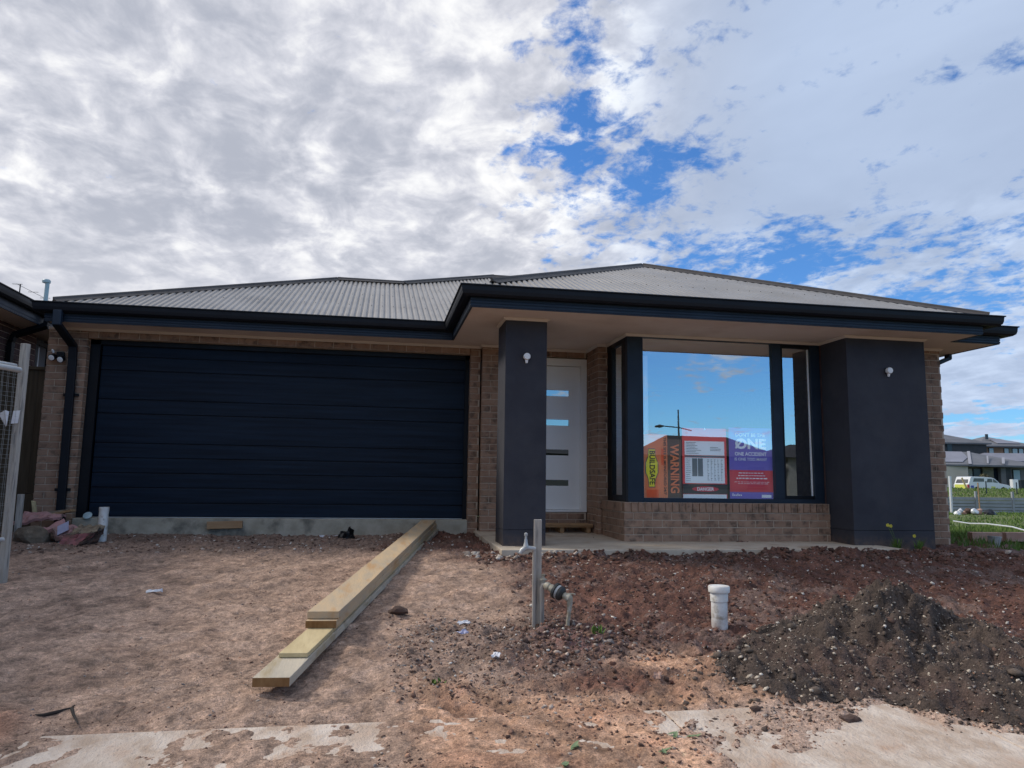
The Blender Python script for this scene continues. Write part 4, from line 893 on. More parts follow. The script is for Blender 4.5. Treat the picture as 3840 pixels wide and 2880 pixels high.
# ------------------------------------------------------------------ stones and clods
PHI = (1+5**.5)/2
IV = np.array([(-1, PHI, 0), (1, PHI, 0), (-1, -PHI, 0), (1, -PHI, 0), (0, -1, PHI), (0, 1, PHI), (0, -1, -PHI), (0, 1, -PHI), (PHI, 0, -1), (PHI, 0, 1), (-PHI, 0, -1), (-PHI, 0, 1)])/math.sqrt(1+PHI**2)
IF = np.array([(0, 11, 5), (0, 5, 1), (0, 1, 7), (0, 7, 10), (0, 10, 11), (1, 5, 9), (5, 11, 4), (11, 10, 2), (10, 7, 6), (7, 1, 8), (3, 9, 4), (3, 4, 2), (3, 2, 6), (3, 6, 8), (3, 8, 9), (4, 9, 5), (2, 4, 11), (6, 2, 10), (8, 6, 7), (9, 8, 1)])
def stones(name, pts, sizes, cols, parent=None, flatn=.6):
    n = len(pts); V = np.repeat(IV[None], n, 0)*(1+rng.uniform(-.28, .28, (n, 12, 1))); sc = np.stack([rng.uniform(.7, 1.3, n), rng.uniform(.7, 1.3, n), rng.uniform(.4, .9, n)*flatn/.6], 1)
    V = V*sc[:, None]*sizes[:, None, None]; a = rng.uniform(0, 6.28, n); c, s = np.cos(a)[:, None], np.sin(a)[:, None]
    xx = V[..., 0]*c-V[..., 1]*s; yy = V[..., 0]*s+V[..., 1]*c
    tl = rng.uniform(-.5, .5, n)[:, None]; zz = V[..., 2]+xx*tl
    P = np.stack([xx, yy, zz], -1)+pts[:, None]; F_ = (IF[None]+12*np.arange(n)[:, None, None]).reshape(-1, 3)
    o = link(name, fastmesh(name, P.reshape(-1, 3), F_, np.repeat(cols, 12, 0)), 'stone', parent); o['kind'] = 'stuff'
    if parent: o.location = -WLOC[parent.name]
    return o
def scatter(n, x0, x1, y0, y1, s0, s1, pal, wts, mask=None, power=2.2):
    x_ = rng.uniform(x0, x1, n); y_ = rng.uniform(y0, y1, n)
    if mask is not None:
        k = rng.random(n) < mask(x_, y_); x_, y_ = x_[k], y_[k]
    m_ = len(x_); sz = s0+(s1-s0)*rng.random(m_)**power*1.0; z_ = ground_full(x_, y_)-sz*.05
    cols = np.array(pal)[rng.choice(len(pal), m_, p=np.array(wts)/sum(wts))]*rng.uniform(.75, 1.25, (m_, 1))
    return np.stack([x_, y_, z_], 1), sz, cols
red_m = lambda a, b: zones(a, b)[4]*(pile_h(a, b) < .01)
RD = (.135, .062, .042); TN = (.36, .25, .18)
DK, BR, PL, WH, GR, OR = (.095, .055, .04), (.18, .10, .07), (.42, .34, .28), (.62, .58, .52), (.20, .17, .155), (.40, .22, .14)
parts = [scatter(15000, 1.0, 8.0, 4.0, 7.7, .003, .019, [DK, BR, PL, WH, RD], [3, 2, 1.0, .5, 4], red_m, 2.6),
         scatter(3600, 1.0, 7.5, 7.35, 7.9, .005, .034, [DK, RD, BR, PL], [5, 5, 3, .8], None, 2.6),
         scatter(3800, -.1, 2.1, 2.5, 4.2, .004, .014, [DK, BR, GR, PL, OR], [5, 3, 1, 1, 2], lambda a, b: np.clip(.25+fbm(a, b, 2.5, 3, 300)*2.2, 0.03, 1), 2.2),
         scatter(6500, .1, 1.7, 3.9, 5.7, .003, .014, [DK, GR, BR, PL, WH], [5, 3, 3, 2.2, .7], lambda a, b: np.clip(zones(a, b)[6]*1.2+.12, 0, 1), 2.4),
         scatter(13000, -3.6, 1.2, 3.5, 8.4, .0018, .010, [BR, PL, GR, OR, TN], [3, 2, 1, 1, 4], lambda a, b: np.clip(.45+fbm(a, b, 1.2, 3, 310)*1.5, 0.05, 1), 3.0),
         scatter(2600, -4.0, 1.3, 8.0, 9.9, .005, .022, [DK, BR, PL, WH], [4, 3, 1.5, .9], None, 3),
         scatter(4500, 1.40, 3.6, 2.6, 3.60, .002, .008, [DK, BR, GR, OR], [4, 3, 1, 2], None, 2.2),
         scatter(500, -1.6, 0, 3.0, 3.8, .002, .006, [DK, BR], [1, 1], None, 2),
         scatter(9000, 1.3, 4.2, 2.6, 5.4, .003, .018, [(.08, .056, .044), (.12, .088, .068), PL], [5, 3, .6], lambda a, b: (pile_h(a, b) < .01)*np.maximum((pile_h(a+.16, b+.12) > 0)*.55, (pile_h(a+.3, b+.25) > 0)*.2), 2.4),
         scatter(520, 1.0, 7.5, 4.1, 7.6, .012, .034, [DK, RD, BR], [3, 4, 1], red_m, 2.2),
         scatter(260, .95, 1.95, 7.5, 8.02, .010, .040, [(.50, .44, .38), PL, BR], [3, 2, 2], None, 2.0),
         scatter(16000, 1.0, 8.0, 4.0, 7.8, .0015, .006, [RD, DK, PL, WH], [4, 2, 2, 1], red_m, 1.5),
         scatter(1000, .9, 1.9, 4.4, 5.1, .006, .025, [DK, BR, GR, PL], [4, 4, 1, .6], None, 2.5)]
stones('gravel', *[np.concatenate([p[i] for p in parts]) for i in range(3)])
# the dark heap: a thing with its own loose stones
heap = thing('soil_heap', (3.3, 4.3, -.5), 'heap of dark gravelly topsoil at the right in front of the house', 'soil heap')
x0_, x1_, y0_, y1_ = 1.6, 5.6, 2.9, 5.8
gx = np.arange(x0_, x1_, .02); gy = np.arange(y0_, y1_, .02); XX, YY = np.meshgrid(gx, gy, indexing='ij'); ph = pile_h(XX.ravel(), YY.ravel()).reshape(XX.shape)
zz = (ground_full(XX.ravel(), YY.ravel())+.004).reshape(XX.shape)+fbm(XX, YY, 30, 3, 410, .6)*.018; idx = np.arange(XX.size).reshape(XX.shape)
keep = (ph[:-1, :-1] > .012) & (ph[1:, 1:] > .012) & (ph[1:, :-1] > .012) & (ph[:-1, 1:] > .012)
F = np.stack([idx[:-1, :-1][keep], idx[1:, :-1][keep], idx[1:, 1:][keep], idx[:-1, 1:][keep]], 1); used = np.unique(F); remap = np.zeros(XX.size, int); remap[used] = np.arange(len(used))
V = np.stack([XX.ravel(), YY.ravel(), zz.ravel()], 1)[used]
hcol = np.array([.074, .053, .042])*(1+fbm(V[:, 0], V[:, 1], 14, 4, 420, .6)*.8)[:, None]; hcol = lerp(hcol, np.array([.12, .07, .055]), sstep(fbm(V[:, 0], V[:, 1], 1.3, 3, 430), .1, .35)*.5)
o = link('soil_mound', fastmesh('soil_mound', V, remap[F], np.clip(hcol, .02, .5), True), 'soil', heap); o.location = -WLOC[heap.name]
p = scatter(26000, 1.6, 5.6, 2.9, 5.8, .003, .016, [(.07, .050, .040), (.11, .080, .062), (.19, .145, .115), (.42, .36, .29), (.62, .57, .5)], [6, 5, 2, 1.7, .4], lambda a, b: sstep(pile_h(a, b), .002, .02), 3.0)
p3 = scatter(420, 1.6, 5.6, 2.9, 5.8, .016, .042, [(.09, .07, .055), (.12, .09, .07), (.15, .085, .06)], [4, 3, 1], lambda a, b: sstep(pile_h(a, b), .002, .02), 2.2)
p2 = scatter(28000, 1.6, 5.6, 2.9, 5.8, .002, .007, [(.50, .43, .35), (.34, .28, .22), (.10, .08, .065)], [2, 3, 3], lambda a, b: sstep(pile_h(a, b), .002, .02), 1.5)
stones('loose_gravel', *[np.concatenate([a_, b_, c_]) for a_, b_, c_ in zip(p, p2, p3)], parent=heap)
for i, (x_, y_, r_0, lab) in enumerate(((2.28, 3.38, .035, 'dark flattened clod of soil on the pale footpath slab before the heap'), (1.86, 3.52, .02, 'small red clod at the back edge of the pale footpath slab'), (.20, 5.45, .05, 'round brown clod of earth right beside the timber stack'))):
    o = blob('soil_clod', (x_, y_, gh(x_, y_)+r_0*.4), (r_0*1.5, r_0, r_0*.7), 'dredge', .3, 30+i, 2); tag(o, lab, 'clod')
# grass on the field right of the house
def blades(name, n, regions, hmin, hmax, m):
    V = []; Fc = []
    P = []
    for (r0, r1, q0, q1, k) in regions:
        rr_ = rng.uniform(r0, r1, int(n*k)); qq = rng.uniform(q0, q1, int(n*k)); a, b = QR(qq, rr_); P.append(np.stack([a, b, qq], 1))
    P = np.concatenate(P); inb = (P[:, 0] > 12.3) | (P[:, 1] > 13.2)
    z_ = np.where((P[:, 0] < 12.6) & (P[:, 1] < 13.5), ground_full(P[:, 0], P[:, 1]), far_h(P[:, 2]))
    m_ = len(P); h = rng.uniform(hmin, hmax, m_)*(1+P[:, 2]*.006); w_ = .004+.0007*P[:, 2]; a = rng.uniform(0, 6.28, m_)
    dx_, dy_ = np.cos(a)*w_, np.sin(a)*w_; lx, ly = rng.uniform(-.4, .4, m_)*h, rng.uniform(-.4, .4, m_)*h
    V = np.stack([np.stack([P[:, 0]-dx_, P[:, 1]-dy_, z_-.01], 1), np.stack([P[:, 0]+dx_, P[:, 1]+dy_, z_-.01], 1), np.stack([P[:, 0]+lx, P[:, 1]+ly, z_+h], 1)], 1).reshape(-1, 3)
    o = link(name, fastmesh(name, V, np.arange(len(V)).reshape(-1, 3)), m); o['kind'] = 'stuff'; return o
blades('grass', 26000, [(6.0, 10, 9.9, 12.4, .16), (6.5, 11, 12.4, 14, .25), (7, 18, 13, 24, .45), (14, 36, 24, 48, .35), (27, 50, 49.4, 62, .25)], .03, .12, 'blade')

# ------------------------------------------------------------------ neighbour on the left
nb = thing('neighbour_house', (-7, 12, 0), 'dark red-brick neighbouring house at the left edge with black gutter', 'house')
NBK = []
brick_wall(nb, NBK, -5.11, 9.53, math.pi/2, 2.6, .1, 2.56, key='nbrick')
brick_wall(nb, NBK, -5.11, 12.14, math.pi/2, .48, .1, 1.70, key='nbrick')
brick_wall(nb, NBK, -5.11, 12.63, math.pi/2, 2.57, .1, 2.56, key='nbrick')
place_bricks(NBK, nb, 250)
m_ = MB(); m_.box(-9, -5.24, 5, 22, -.5, 2.55); m_.build('inner_wall', 'room', nb)
m_ = MB(); m_.box(-5.10, -5.0, 5, 9.52, -.5, 2.56); m_.build('front_wall', 'nbrick', nb)
m_ = MB(); m_.box(-5.17, -5.115, 12.135, 12.20, 1.70, 2.50); m_.box(-5.17, -5.115, 12.55, 12.615, 1.70, 2.50); m_.box(-5.17, -5.115, 12.20, 12.55, 2.43, 2.50); m_.box(-5.17, -5.115, 12.20, 12.55, 1.70, 1.76); wn = m_.build('window', 'black', nb)
m_ = MB(); m_.box(-5.15, -5.14, 12.20, 12.55, 1.76, 2.43); m_.build('pane', 'mgrey', wn); m_ = MB(); m_.box(-5.138, -5.130, 12.27, 12.30, 1.9, 2.40); m_.build('blind_edge', 'white', wn)
m_ = MB(); m_.box(-5.3, -4.72, 4, 22, 2.567, 2.585); m_.build('soffit', 'soffit', nb)
EPN = [(-4.72, 4), (-4.72, 22)]
m_ = MB(); sweep(m_, EPN, [(-.02, 2.56), (0, 2.56), (0, 2.60), (.005, 2.605), (.005, 2.67), (0, 2.675), (0, 2.77), (-.02, 2.77)]); m_.build('fascia', 'fascia', nb)
m_ = MB(); sweep(m_, EPN, [(a, b+.281) for a, b in gp]); m_.build('gutter', 'navy', nb)
m_ = MB(); m_.add([(-4.68, 4, 2.78), (-4.68, 22, 2.78), (-9, 17, 4.55), (-9, 9, 4.55)], [(0, 1, 2, 3)]); m_.build('roof', 'tile', nb)
m_ = MB(); rectpipe(m_, [(-4.64, 11.3, 2.68), (-4.66, 11.3, 2.56), (-5.03, 11.25, 2.40), (-5.06, 11.25, 2.3), (-5.06, 11.25, .2)], .06, .09); m_.build('downpipe', 'black', nb)
m_ = MB(); m_.box(-5.112, -5.106, 11.32, 11.42, 1.9, 2.28); m_.build('flashing', 'lilac', nb)
t = thing('vent_pipe', (-5.82, 14, 3.2), 'pale blue capped vent pipe rising above the neighbouring roof at the left', 'vent pipe')
m_ = MB(); m_.lathe((-5.83, 14, 3.1), [(.037, 0), (.034, .72)], 16, (.02, 0, 1)); m_.build('pipe', 'vent', t, smooth=True)
m_ = MB(); m_.lathe((-5.835, 14, 3.815), [(.034, 0), (.066, .012), (.068, .05), (.050, .07), (.001, .075)], 18); m_.build('cap', 'vent', t, smooth=True)
t = thing('tv_antenna', (-7.4, 16.5, 4.0), 'thin television antenna elements just above the neighbouring gutter', 'antenna')
m_ = MB(); m_.tube([(-7.3, 16.2, 4.30), (-6.88, 16.7, 4.10)], .004, 5); m_.tube([(-7.25, 16.25, 3.5), (-7.25, 16.25, 4.3)], .012, 6); m_.build('boom', 'black', t)
for (a, b, c_) in ((-7.28, 16.2, 4.29), (-7.08, 16.45, 4.20), (-6.93, 16.65, 4.13)):
    m_ = MB(); m_.tube([(a-.10, b, c_), (a+.10, b-.02, c_)], .005, 5); m_.build('element', 'black', t)
t = thing('side_fence', (-4.6, 10.3, 0), 'brown timber paling fence closing the gap between the two houses', 'fence')
for i in range(5):
    x_ = -5.09+i*.2035; m_ = MB(); m_.box(x_, x_+.199, 10.30+.006*(i % 2), 10.318+.006*(i % 2), .24, 1.80); m_.build('paling', 'paling', t, bevel=.002)
m_ = MB(); m_.box(-5.09, -4.075, 10.27, 10.34, 1.802, 1.84); m_.build('capping', 'paling', t, bevel=.003)
m_ = MB(); m_.box(-5.09, -4.075, 10.285, 10.31, -.25, .236); m_.build('plinth', 'paling', t, bevel=.003)

# ------------------------------------------------------------------ background on the right
def V3(q, r, z_): a, b = QR(q, r); return Vector((a, b, z_))
FQ, FRr = Vector((math.sin(YAW), math.cos(YAW), 0)), Vector((math.cos(YAW), -math.sin(YAW), 0))
def qbox(m_, q0, q1, r0, r1, z0, z1, mi=0): m_.obox(V3((q0+q1)/2, (r0+r1)/2, (z0+z1)/2), FQ*(q1-q0)/2, FRr*(r1-r0)/2, (0, 0, (z1-z0)/2), mi)
t = thing('retaining_wall', V3(49, 34, -1.1), 'grey concrete sleeper retaining wall across the grass at the right', 'retaining wall')
rp = [26.0, 28.2, 30.42, 32.82, 35.2, 37.6, 40]
for a, b in zip(rp[:-1], rp[1:]):
    for k in range(5):
        m_ = MB(); qbox(m_, 49.0, 49.08, a+.06, b-.06, -1.18+k*.213, -1.18+k*.213+.178); m_.build('sleeper', 'greysleeper', t)
for a in rp:
    m_ = MB(); qbox(m_, 48.95, 49.1, a-.06, a+.06, -1.3, .0 if a not in (30.42, 32.82) else .24); m_.build('post', 'greysleeper', t)
def hipbox(m_, q0, q1, r0, r1, ze, zr_, ov=.5, inset=None, mi=0, cap_=None):
    q0 -= ov; q1 += ov; r0 -= ov; r1 += ov; h = (q1-q0)/2; qm = (q0+q1)/2; ins = inset if inset is not None else h
    a, b, c, d_ = V3(q0, r0, ze), V3(q0, r1, ze), V3(q1, r1, ze), V3(q1, r0, ze)
    if r1-r0 > 2*ins: e1, e2 = V3(qm, r0+ins, zr_), V3(qm, r1-ins, zr_)
    else: e1 = V3(qm, (r0+r1)/2-.05, zr_); e2 = V3(qm, (r0+r1)/2+.05, zr_)
    th = Vector((0, 0, -.22))
    m_.add([a, b, c, d_, e1, e2, a+th, b+th, c+th, d_+th], [(0, 1, 5, 4), (1, 2, 5), (2, 3, 4, 5), (3, 0, 4), (0, 6, 7, 1), (1, 7, 8, 2), (2, 8, 9, 3), (3, 9, 6, 0), (9, 8, 7, 6)])
    return a, b, e1, e2
def capline(p, q_, parent, r=.16):
    m_ = MB(); m_.tube([p+Vector((0, 0, .02)), q_+Vector((0, 0, .02))], r, 6); m_.build('ridge_cap', 'tilecap', parent)
def win(parent, q, r0, r1, z0, z1, pane='farglass', frame='dgrey'):
    m_ = MB(); qbox(m_, q-.10, q-.01, r0, r1, z0, z1); w_ = m_.build('window', frame, parent); m_ = MB(); qbox(m_, q-.13, q-.102, r0+.08, r1-.08, z0+.08, z1-.08); m_.build('pane', pane, w_)
# far single storey house
h1 = thing('far_house', V3(98, 60, .1), 'single storey house with beige side wall and grey hipped roof behind the white pickup', 'house', 'houses far behind on the right')
m_ = MB(); qbox(m_, 95.5, 106, 50, 58.5, -.3, 3.15); m_.build('beige_wall', 'beige', h1)
m_ = MB(); qbox(m_, 98.0, 106, 58.55, 78, -.3, 3.15); m_.build('grey_wall', 'mgrey', h1)
m_ = MB(); C_, E_, Lf, Pk, Pl = V3(95.0, 58.5, 3.38), V3(97, 69.5, 3.36), V3(97, 46, 3.38), V3(103, 63.3, 5.36), V3(103, 50, 5.36); Bk, Bl = V3(110, 68, 3.38), V3(110, 46, 3.38); th_ = Vector((0, 0, -.22))
m_.add([Lf, C_, Pk, Pl, E_, Bk, Bl, Lf+th_, C_+th_, E_+th_, Bk+th_, Bl+th_], [(0, 1, 2, 3), (1, 4, 2), (4, 5, 2), (5, 6, 3, 2), (6, 0, 3), (0, 7, 8, 1), (1, 8, 9, 4), (4, 9, 10, 5), (8, 7, 11, 10, 9)]); m_.build('roof', 'tile', h1)
def strip(p, q_, wd):
    m2 = MB(); a_ = FRr*wd/2; up_ = Vector((0, 0, .05)); m2.prism([p-a_+up_, p+a_+up_, q_+a_+up_, q_-a_+up_], (0, 0, .06)); m2.build('ridge_cap', 'tilecap', h1)
strip(C_+Vector((0, 0, .0)), Pk, .42); strip(V3(96.0, 61.4, 3.50), V3(99.6, 63.7, 4.62), .22); strip(V3(96.0, 63.4, 3.50), V3(99.0, 65.4, 4.40), .38)
m_ = MB(); n_ = Vector((0, 0, .10))
def onp(u, v): return (Lf.lerp(C_, u)).lerp(Pl.lerp(Pk, u), v)
m_.prism([onp(.55, .14)+n_, onp(.93, .14)+n_, onp(.985, .50)+n_, onp(.93, .96)+n_, onp(.55, .96)+n_], (0, 0, -.06)); m_.build('solar_panels', 'solar', h1)
m_ = MB(); qbox(m_, 97.85, 97.99, 60.0, 60.45, 0.0, 2.9); m_.build('porch_post', 'beige', h1)
win(h1, 98.0, 60.6, 61.9, .2, 2.95, 'farpane'); win(h1, 98.0, 65.8, 66.8, 1.3, 2.9, 'farglass')
m_ = MB(); qbox(m_, 97.6, 97.95, 61.7, 63.1, -.2, 3.1); m_.build('stone_wall', 'stonew', h1)
m_ = MB(); qbox(m_, 97.8, 97.97, 63.2, 64.1, -.2, 3.0); m_.build('door', 'farpane', h1)
m_ = MB(); qbox(m_, 97.0, 97.6, 63.65, 64.3, -.2, 3.1); m_.build('pillar', 'mgrey', h1); m_ = MB(); qbox(m_, 97.0, 97.6, 64.31, 64.95, -.2, 3.1); m_.build('pillar', 'dgrey', h1)
# two-storey houses
h2 = thing('far_house', V3(116, 62, .1), 'dark two storey house with solar panels on its hipped roof, leftmost of the far houses', 'house', 'houses far behind on the right')
m_ = MB(); qbox(m_, 112, 124, 48, 71.6, -.3, 7.0); m_.build('wall', 'dgrey', h2)
m_ = MB(); hipbox(m_, 112, 124, 36, 71.6, 7.15, 10.2, .5, inset=12); m_.build('roof', 'tile', h2)
m_ = MB(); A0, B0, A1, B1 = V3(111.5, 60, 7.15), V3(111.5, 72, 7.15), V3(118, 57, 9.6), V3(118, 63.9, 9.6)
m_.prism([p_+Vector((0, 0, .15)) for p_ in (V3(113.0, 63.5, 7.72), V3(113.0, 68.8, 7.72), V3(115.2, 66.6, 8.55), V3(115.2, 63.0, 8.55))], (0, 0, -.08)); m_.build('solar_panels', 'solar', h2)
win(h2, 112, 60.0, 62.2, 4.4, 6.2, 'dgrey', 'mgrey'); m_ = MB(); qbox(m_, 111.85, 111.98, 65.6, 66.3, 2, 6.9); m_.build('wall_strip', 'farpane', h2)
h3 = thing('far_house', V3(121, 78, .1), 'brown brick two storey house with pale windows, rightmost of the far houses', 'house', 'houses far behind on the right')
m_ = MB(); qbox(m_, 118, 130, 75.2, 82.6, -.3, 6.9); m_.build('wall', 'brown', h3)
m_ = MB(); hipbox(m_, 118, 130, 74.6, 83.4, 7.08, 8.95, .6, inset=6.6); m_.build('roof', 'tile', h3)
for (a, b) in ((75.7, 76.5), (78.1, 78.9), (79.4, 80.3), (80.4, 81.2)): win(h3, 118, a, b, 4.6, 6.75, 'farglass', 'dgrey')
m_ = MB(); qbox(m_, 117.9, 117.99, 78.95, 79.35, 4.5, 6.8); m_.build('wall_strip', 'stonew', h3)
m_ = MB(); m_.prism([p_+Vector((0, 0, .15)) for p_ in (V3(118.6, 77.6, 7.42), V3(118.6, 81.2, 7.42), V3(121.6, 79.9, 8.32), V3(121.6, 78.2, 8.32))], (0, 0, -.08)); m_.build('solar_panels', 'solar', h3)
m_ = MB(); qbox(m_, 121, 121.3, 77.4, 77.75, 8.3, 9.15); m_.build('flue', 'farpane', h3)
h4 = thing('far_house', V3(108, 72, .1), 'low house with pale grey roof between the front house and the brown two storey one', 'house', 'houses far behind on the right')
m_ = MB(); qbox(m_, 108, 114, 66, 90, -.3, 4.2); m_.build('wall', 'mgrey', h4); m_ = MB(); hipbox(m_, 107.5, 113, 67, 92, 4.35, 5.6, .4, inset=3.5); m_.build('roof', 'solar', h4)
# shrub by the far house
t = thing('shrub', V3(94, 59.5, -.1), 'olive shrub in front of the far single storey house, behind the pickup', 'shrub')
n_ = 900; P = rng.normal(0, 1, (n_, 3)); P /= np.linalg.norm(P, axis=1)[:, None]; P *= rng.random((n_, 1))**.4; c0 = V3(94, 59.5, 1.1); P = P*np.array([.95, .9, 1.15])+np.array(c0)
d1 = rng.normal(0, .08, (n_, 3)); d2 = rng.normal(0, .08, (n_, 3)); VV = np.stack([P-d1, P+d2, P+d1], 1).reshape(-1, 3)-np.array(WLOC[t.name])
o = link('foliage', fastmesh('foliage', VV, np.arange(len(VV)).reshape(-1, 3)), mat('olive_leaf', (.10, .095, .045), (.17, .15, .08), 3, .9), t); o.location = (0, 0, 0)
m_ = MB(); m_.tube([V3(94, 59.5, -.3), V3(94, 59.5, 1.2)], .06, 6); m_.build('stem', 'stick', t)
# bin and box by the house
t = thing('wheelie_bin', V3(90, 61.5, .1), 'dark green wheeled bin at the right edge before the far house', 'bin')
b0 = V3(90, 61.6, .25); m_ = MB(); m_.add([b0+FRr*a*s_2+FQ*b*s_2+Vector((0, 0, z_)) for z_, s_2 in ((0, .8), (1.1, 1.0)) for a, b in ((-.45, -.4), (.45, -.4), (.45, .4), (-.45, .4))], [(0, 3, 2, 1), (4, 5, 6, 7), (0, 1, 5, 4), (1, 2, 6, 5), (2, 3, 7, 6), (3, 0, 4, 7)]); m_.build('bin_body', 'farpane', t)
m_ = MB(); m_.obox(b0+Vector((0, 0, 1.16)), FRr*.5, FQ*.45, (0, 0, .05)); m_.build('bin_lid', 'meter', t)
t = thing('meter_cabinet', V3(88, 59.2, .1), 'white cabinet standing left of the dark wheeled bin', 'cabinet')
m_ = MB(); qbox(m_, 88, 88.5, 59.05, 59.72, .1, 1.5); m_.build('cabinet_body', 'carw', t); m_ = MB(); qbox(m_, 87.96, 87.995, 59.1, 59.67, .3, 1.42); m_.build('cabinet_door', 'lamp', t)
# white pickup with canopy
ut = thing('pickup_truck', (58.7, 64.0, -.25), 'white pickup with canopy and lime markings parked before the far house', 'pickup truck')
L0 = Vector((56.05, 63.05, -.25)); KS = 1.0
KS = .90
prof = [(0, .55), (.0, 1.02), (.10, 1.10), (.38, 1.74), (.55, 1.78), (2.05, 1.76), (2.25, 1.74), (3.0, 1.70), (3.35, 1.60), (3.95, 1.15), (4.9, 1.02), (5.25, .90), (5.32, .55), (5.1, .42), (4.75, .42), (4.62, .70), (4.35, .82), (4.05, .70), (3.92, .42), (1.5, .42), (1.38, .70), (1.1, .82), (.8, .70), (.68, .42), (.1, .45)]
prof = [(a*KS, b) for a, b in prof]
m_ = MB(); m_.prism([(L0.x+a, L0.y, L0.z+b) for a, b in prof], (0, 1.85, 0)); body = m_.build('body', 'carw', ut, bevel=.04)
for pts, mm, nm in (([(.62, 1.28), (.75, 1.62), (1.95, 1.62), (2.0, 1.30)], 'carg', 'canopy_window'), ([(2.30, 1.25), (2.42, 1.60), (2.95, 1.60), (3.02, 1.25)], 'carg', 'side_window'), ([(3.10, 1.25), (3.06, 1.58), (3.28, 1.54), (3.72, 1.20)], 'carg', 'side_window')):
    m_ = MB(); m_.prism([(L0.x+a*KS, L0.y-.012, L0.z+b) for a, b in pts], (0, .006, 0)); m_.build(nm, mm, ut)
m_ = MB(); m_.add([(L0.x+.10-.01, L0.y+.16, L0.z+1.16), (L0.x+.10-.01, L0.y+1.69, L0.z+1.16), (L0.x+.34-.01, L0.y+1.60, L0.z+1.68), (L0.x+.34-.01, L0.y+.25, L0.z+1.68)], [(0, 1, 2, 3)]); m_.build('rear_window', 'carg', ut)
m_ = MB(); m_.box(L0.x-.012, L0.x-.004, L0.y+.16, L0.y+1.69, L0.z+.60, L0.z+1.02); m_.build('rear_marking', 'lime', ut)
m_ = MB(); m_.box(L0.x+2.55, L0.x+3.0, L0.y-.014, L0.y-.004, L0.z+.72, L0.z+.86); m_.build('side_marking', 'lime', ut)
m_ = MB(); m_.box(L0.x-.015, L0.x+.14, L0.y-.02, L0.y+.12, L0.z+.62, L0.z+1.02); m_.build('tail_light', 'red', ut)
m_ = MB(); m_.box(L0.x+.28, L0.x+.62, L0.y-.016, L0.y-.004, L0.z+.5, L0.z+.92); m_.build('blue_panel', 'blue', ut)
m_ = MB(); m_.box(L0.x-.10, L0.x+.02, L0.y+.1, L0.y+1.75, L0.z+.42, L0.z+.56); m_.build('bumper', 'lamp', ut)
for a in (1.1, 4.35):
    for sy_ in (0, 1.65):
        m_ = MB(); m_.lathe((L0.x+a*KS, L0.y-.01+sy_, L0.z+.37), [(.20, 0), (.37, .02), (.37, .2), (.2, .22)], 20, (0, 1, 0)); wl_ = m_.build('wheel', 'tyre', ut, smooth=True)
        m_ = MB(); m_.lathe((L0.x+a*KS, L0.y-.015+sy_, L0.z+.37), [(.20, 0), (.19, .01), (.001, .012)], 12, (0, 1, 0)); m_.build('rim', 'galv', wl_)
# field bits
t = V3(44, 25.83, -1.0)
mb = MB(); mb.tube([V3(44, 25.83, -1.05), V3(44, 25.84, 1.12)], .075, 8); tag(mb.build('white_post', 'carw', smooth=True), 'white upright post in the grass just right of the brick corner', 'post')
mb = MB(); mb.tube([V3(60, 36.7, .0), V3(60, 36.2, 1.25)], .07, 6); tag(mb.build('leaning_stake', 'timber_b'), 'pale leaning stake left of the pickup on the grass crest', 'stake')
mb = MB(); mb.tube([V3(48.5, 30.3, -.9), V3(48.5, 30.28, .80)], .045, 6); tag(mb.build('wooden_stake', 'offcut'), 'thin wooden stake standing at the retaining wall in line with the pickup', 'stake')
for i, (q_, r_0, h_) in enumerate(((54, 34.3, .95), (54, 36.5, .9))):
    mb = MB(); mb.tube([V3(q_, r_0, -.1), V3(q_, r_0, h_)], .045, 6); tag(mb.build('star_picket', 'farpane'), ('dark picket in front of the pickup door', 'dark picket in front of the pickup bonnet')[i], 'picket', 'dark pickets on the grass')
rub = [(24.2, 'carw', .16), (24.45, 'paper', .13), (24.75, 'terracotta', .2), (25.1, 'carw', .18), (25.35, 'brown', .2), (25.6, 'terracotta', .15), (25.9, 'bag', .24), (24.9, 'dredge', .2), (25.5, 'carw', .12)]
t = thing('rubble_heap', V3(40.5, 25.2, -1.0), 'heap of white and brown rubble and black plastic at the foot of the retaining wall', 'rubble')
for i, (r_0, mm, s_2) in enumerate(rub): blob('rubble_piece', V3(40.5+.2*(i % 3), r_0-.1, -.93+.14*(i % 2)), (s_2*1.1, s_2, s_2*.9), mm, .35, 50+i, 2, t)
mb = MB(); pts = [V3(q_, r_, z_) for q_, r_, z_ in ((22, 12.95, -.50), (20, 12.2, -.47), (18.5, 11.7, -.40), (16.8, 11.2, -.38), (15, 10.4, -.40))]; mb.tube(pts, .018, 6); tag(mb.build('marker_rope', 'carw', smooth=True), 'pale rope stretched low over the grass at the right edge', 'rope')
mb = MB(); mb.obox(V3(11.0, 6.92, -.23), FRr*.22, FQ*.06, (0, 0, .065)); tag(mb.build('concrete_block', 'terracotta', bevel=.006), 'pink concrete block lying in the grass left of the small bucket', 'block', 'pink blocks in the grass')
mb = MB(); mb.obox(V3(11.1, 7.50, -.23), FRr*.26+FQ*.03, FQ*.06, (0, 0, .065)); tag(mb.build('concrete_block', 'terracotta', bevel=.006), 'pink concrete block lying in the grass right of the small bucket', 'block', 'pink blocks in the grass')
t = thing('bucket', V3(10.4, 6.72, -.36), 'small battered grey bucket standing between two pink blocks', 'bucket')
c = V3(10.4, 6.66, -.36); m_ = MB(); m_.lathe(c, [(.055, 0), (.082, .16), (.088, .165), (.088, .18), (.075, .18), (.05, .02)], 20, (.08, 0, 1)); m_.build('pail', 'galv', t, smooth=True)
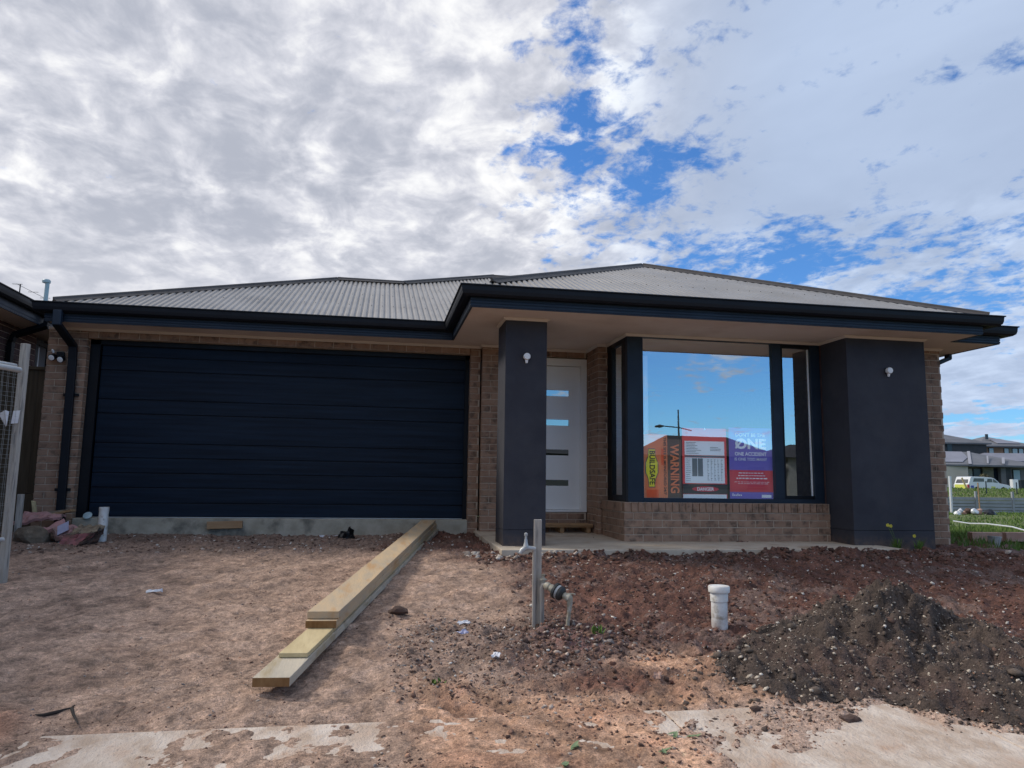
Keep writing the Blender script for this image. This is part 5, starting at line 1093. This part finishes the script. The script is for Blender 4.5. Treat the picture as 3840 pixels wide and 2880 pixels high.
# ------------------------------------------------------------------ across the street, behind the camera (mirrored in the bay window)
t = thing('street_lamp', (19.1, -27.7, -1.0), 'tall street lamp with a single arm across the street, mirrored in the bay window', 'street lamp')
m_ = MB(); m_.tube([(19.12, -27.7, -1.1), (19.1, -27.7, 2), (19.07, -27.7, 5.2)], [.10, .075, .045], 10); m_.build('pole', 'meter', t, smooth=True)
m_ = MB(); m_.tube([(19.95, -27.7, 3.86), (19.1, -27.7, 4.04), (17.9, -27.7, 4.12)], .035, 8); m_.build('arm', 'meter', t)
m_ = MB(); m_.tube([(18.0, -27.7, 4.11), (17.75, -27.7, 4.10), (17.4, -27.7, 4.07)], [.05, .12, .05], 10); m_.build('lamp_head', 'meter', t, smooth=True)
def hipx(m_, x0, x1, y0, y1, ze, zr_, ins):
    ym = (y0+y1)/2; a = [(x0, y0, ze), (x1, y0, ze), (x1, y1, ze), (x0, y1, ze), (x0+ins, ym, zr_), (x1-ins, ym, zr_)]; m_.add(a, [(0, 1, 5, 4), (1, 2, 5), (2, 3, 4, 5), (3, 0, 4), (3, 2, 1, 0)])
for i, (x0, x1, ze, zr_, ins, lab, mm) in enumerate(((20.6, 31.0, 2.6, 4.0, 2.6, 'dark roofed house across the street, mirrored in the middle of the bay window', 'dgrey'), (-2, 20.4, 2.6, 3.0, 4, 'long low dark roofed house across the street, mirrored at the left of the bay window', 'dgrey'), (31.3, 44, 2.6, 3.55, 3, 'dark roofed house across the street, mirrored in the narrow side pane', 'mgrey'), (-24, -4, 2.6, 4.6, 5, 'dark roofed house far left across the street behind the camera', 'brown'), (46, 62, 2.6, 4.8, 5, 'dark roofed house far right across the street behind the camera', 'mgrey'))):
    t = thing('street_house', ((x0+x1)/2, -40, -1.1), lab, 'house', 'houses across the street')
    m_ = MB(); hipx(m_, x0, x1, -44.5, -35.7+.0, ze, zr_+.35, ins); m_.build('roof', 'dtile', t)
    m_ = MB(); m_.box(x0+.5, x1-.5, -44, -36.3, -1.2, ze-.01); m_.build('wall', mm, t)
    for k in range(3):
        xx = x0+(x1-x0)*(.2+.3*k); f = MB(); f.box(xx-.8, xx+.8, -36.29, -36.24, .2, 1.9); f = f.build('window', 'dgrey', t); g_ = MB(); g_.box(xx-.7, xx+.7, -36.235, -36.22, .3, 1.8); g_.build('pane', 'farpane', f)
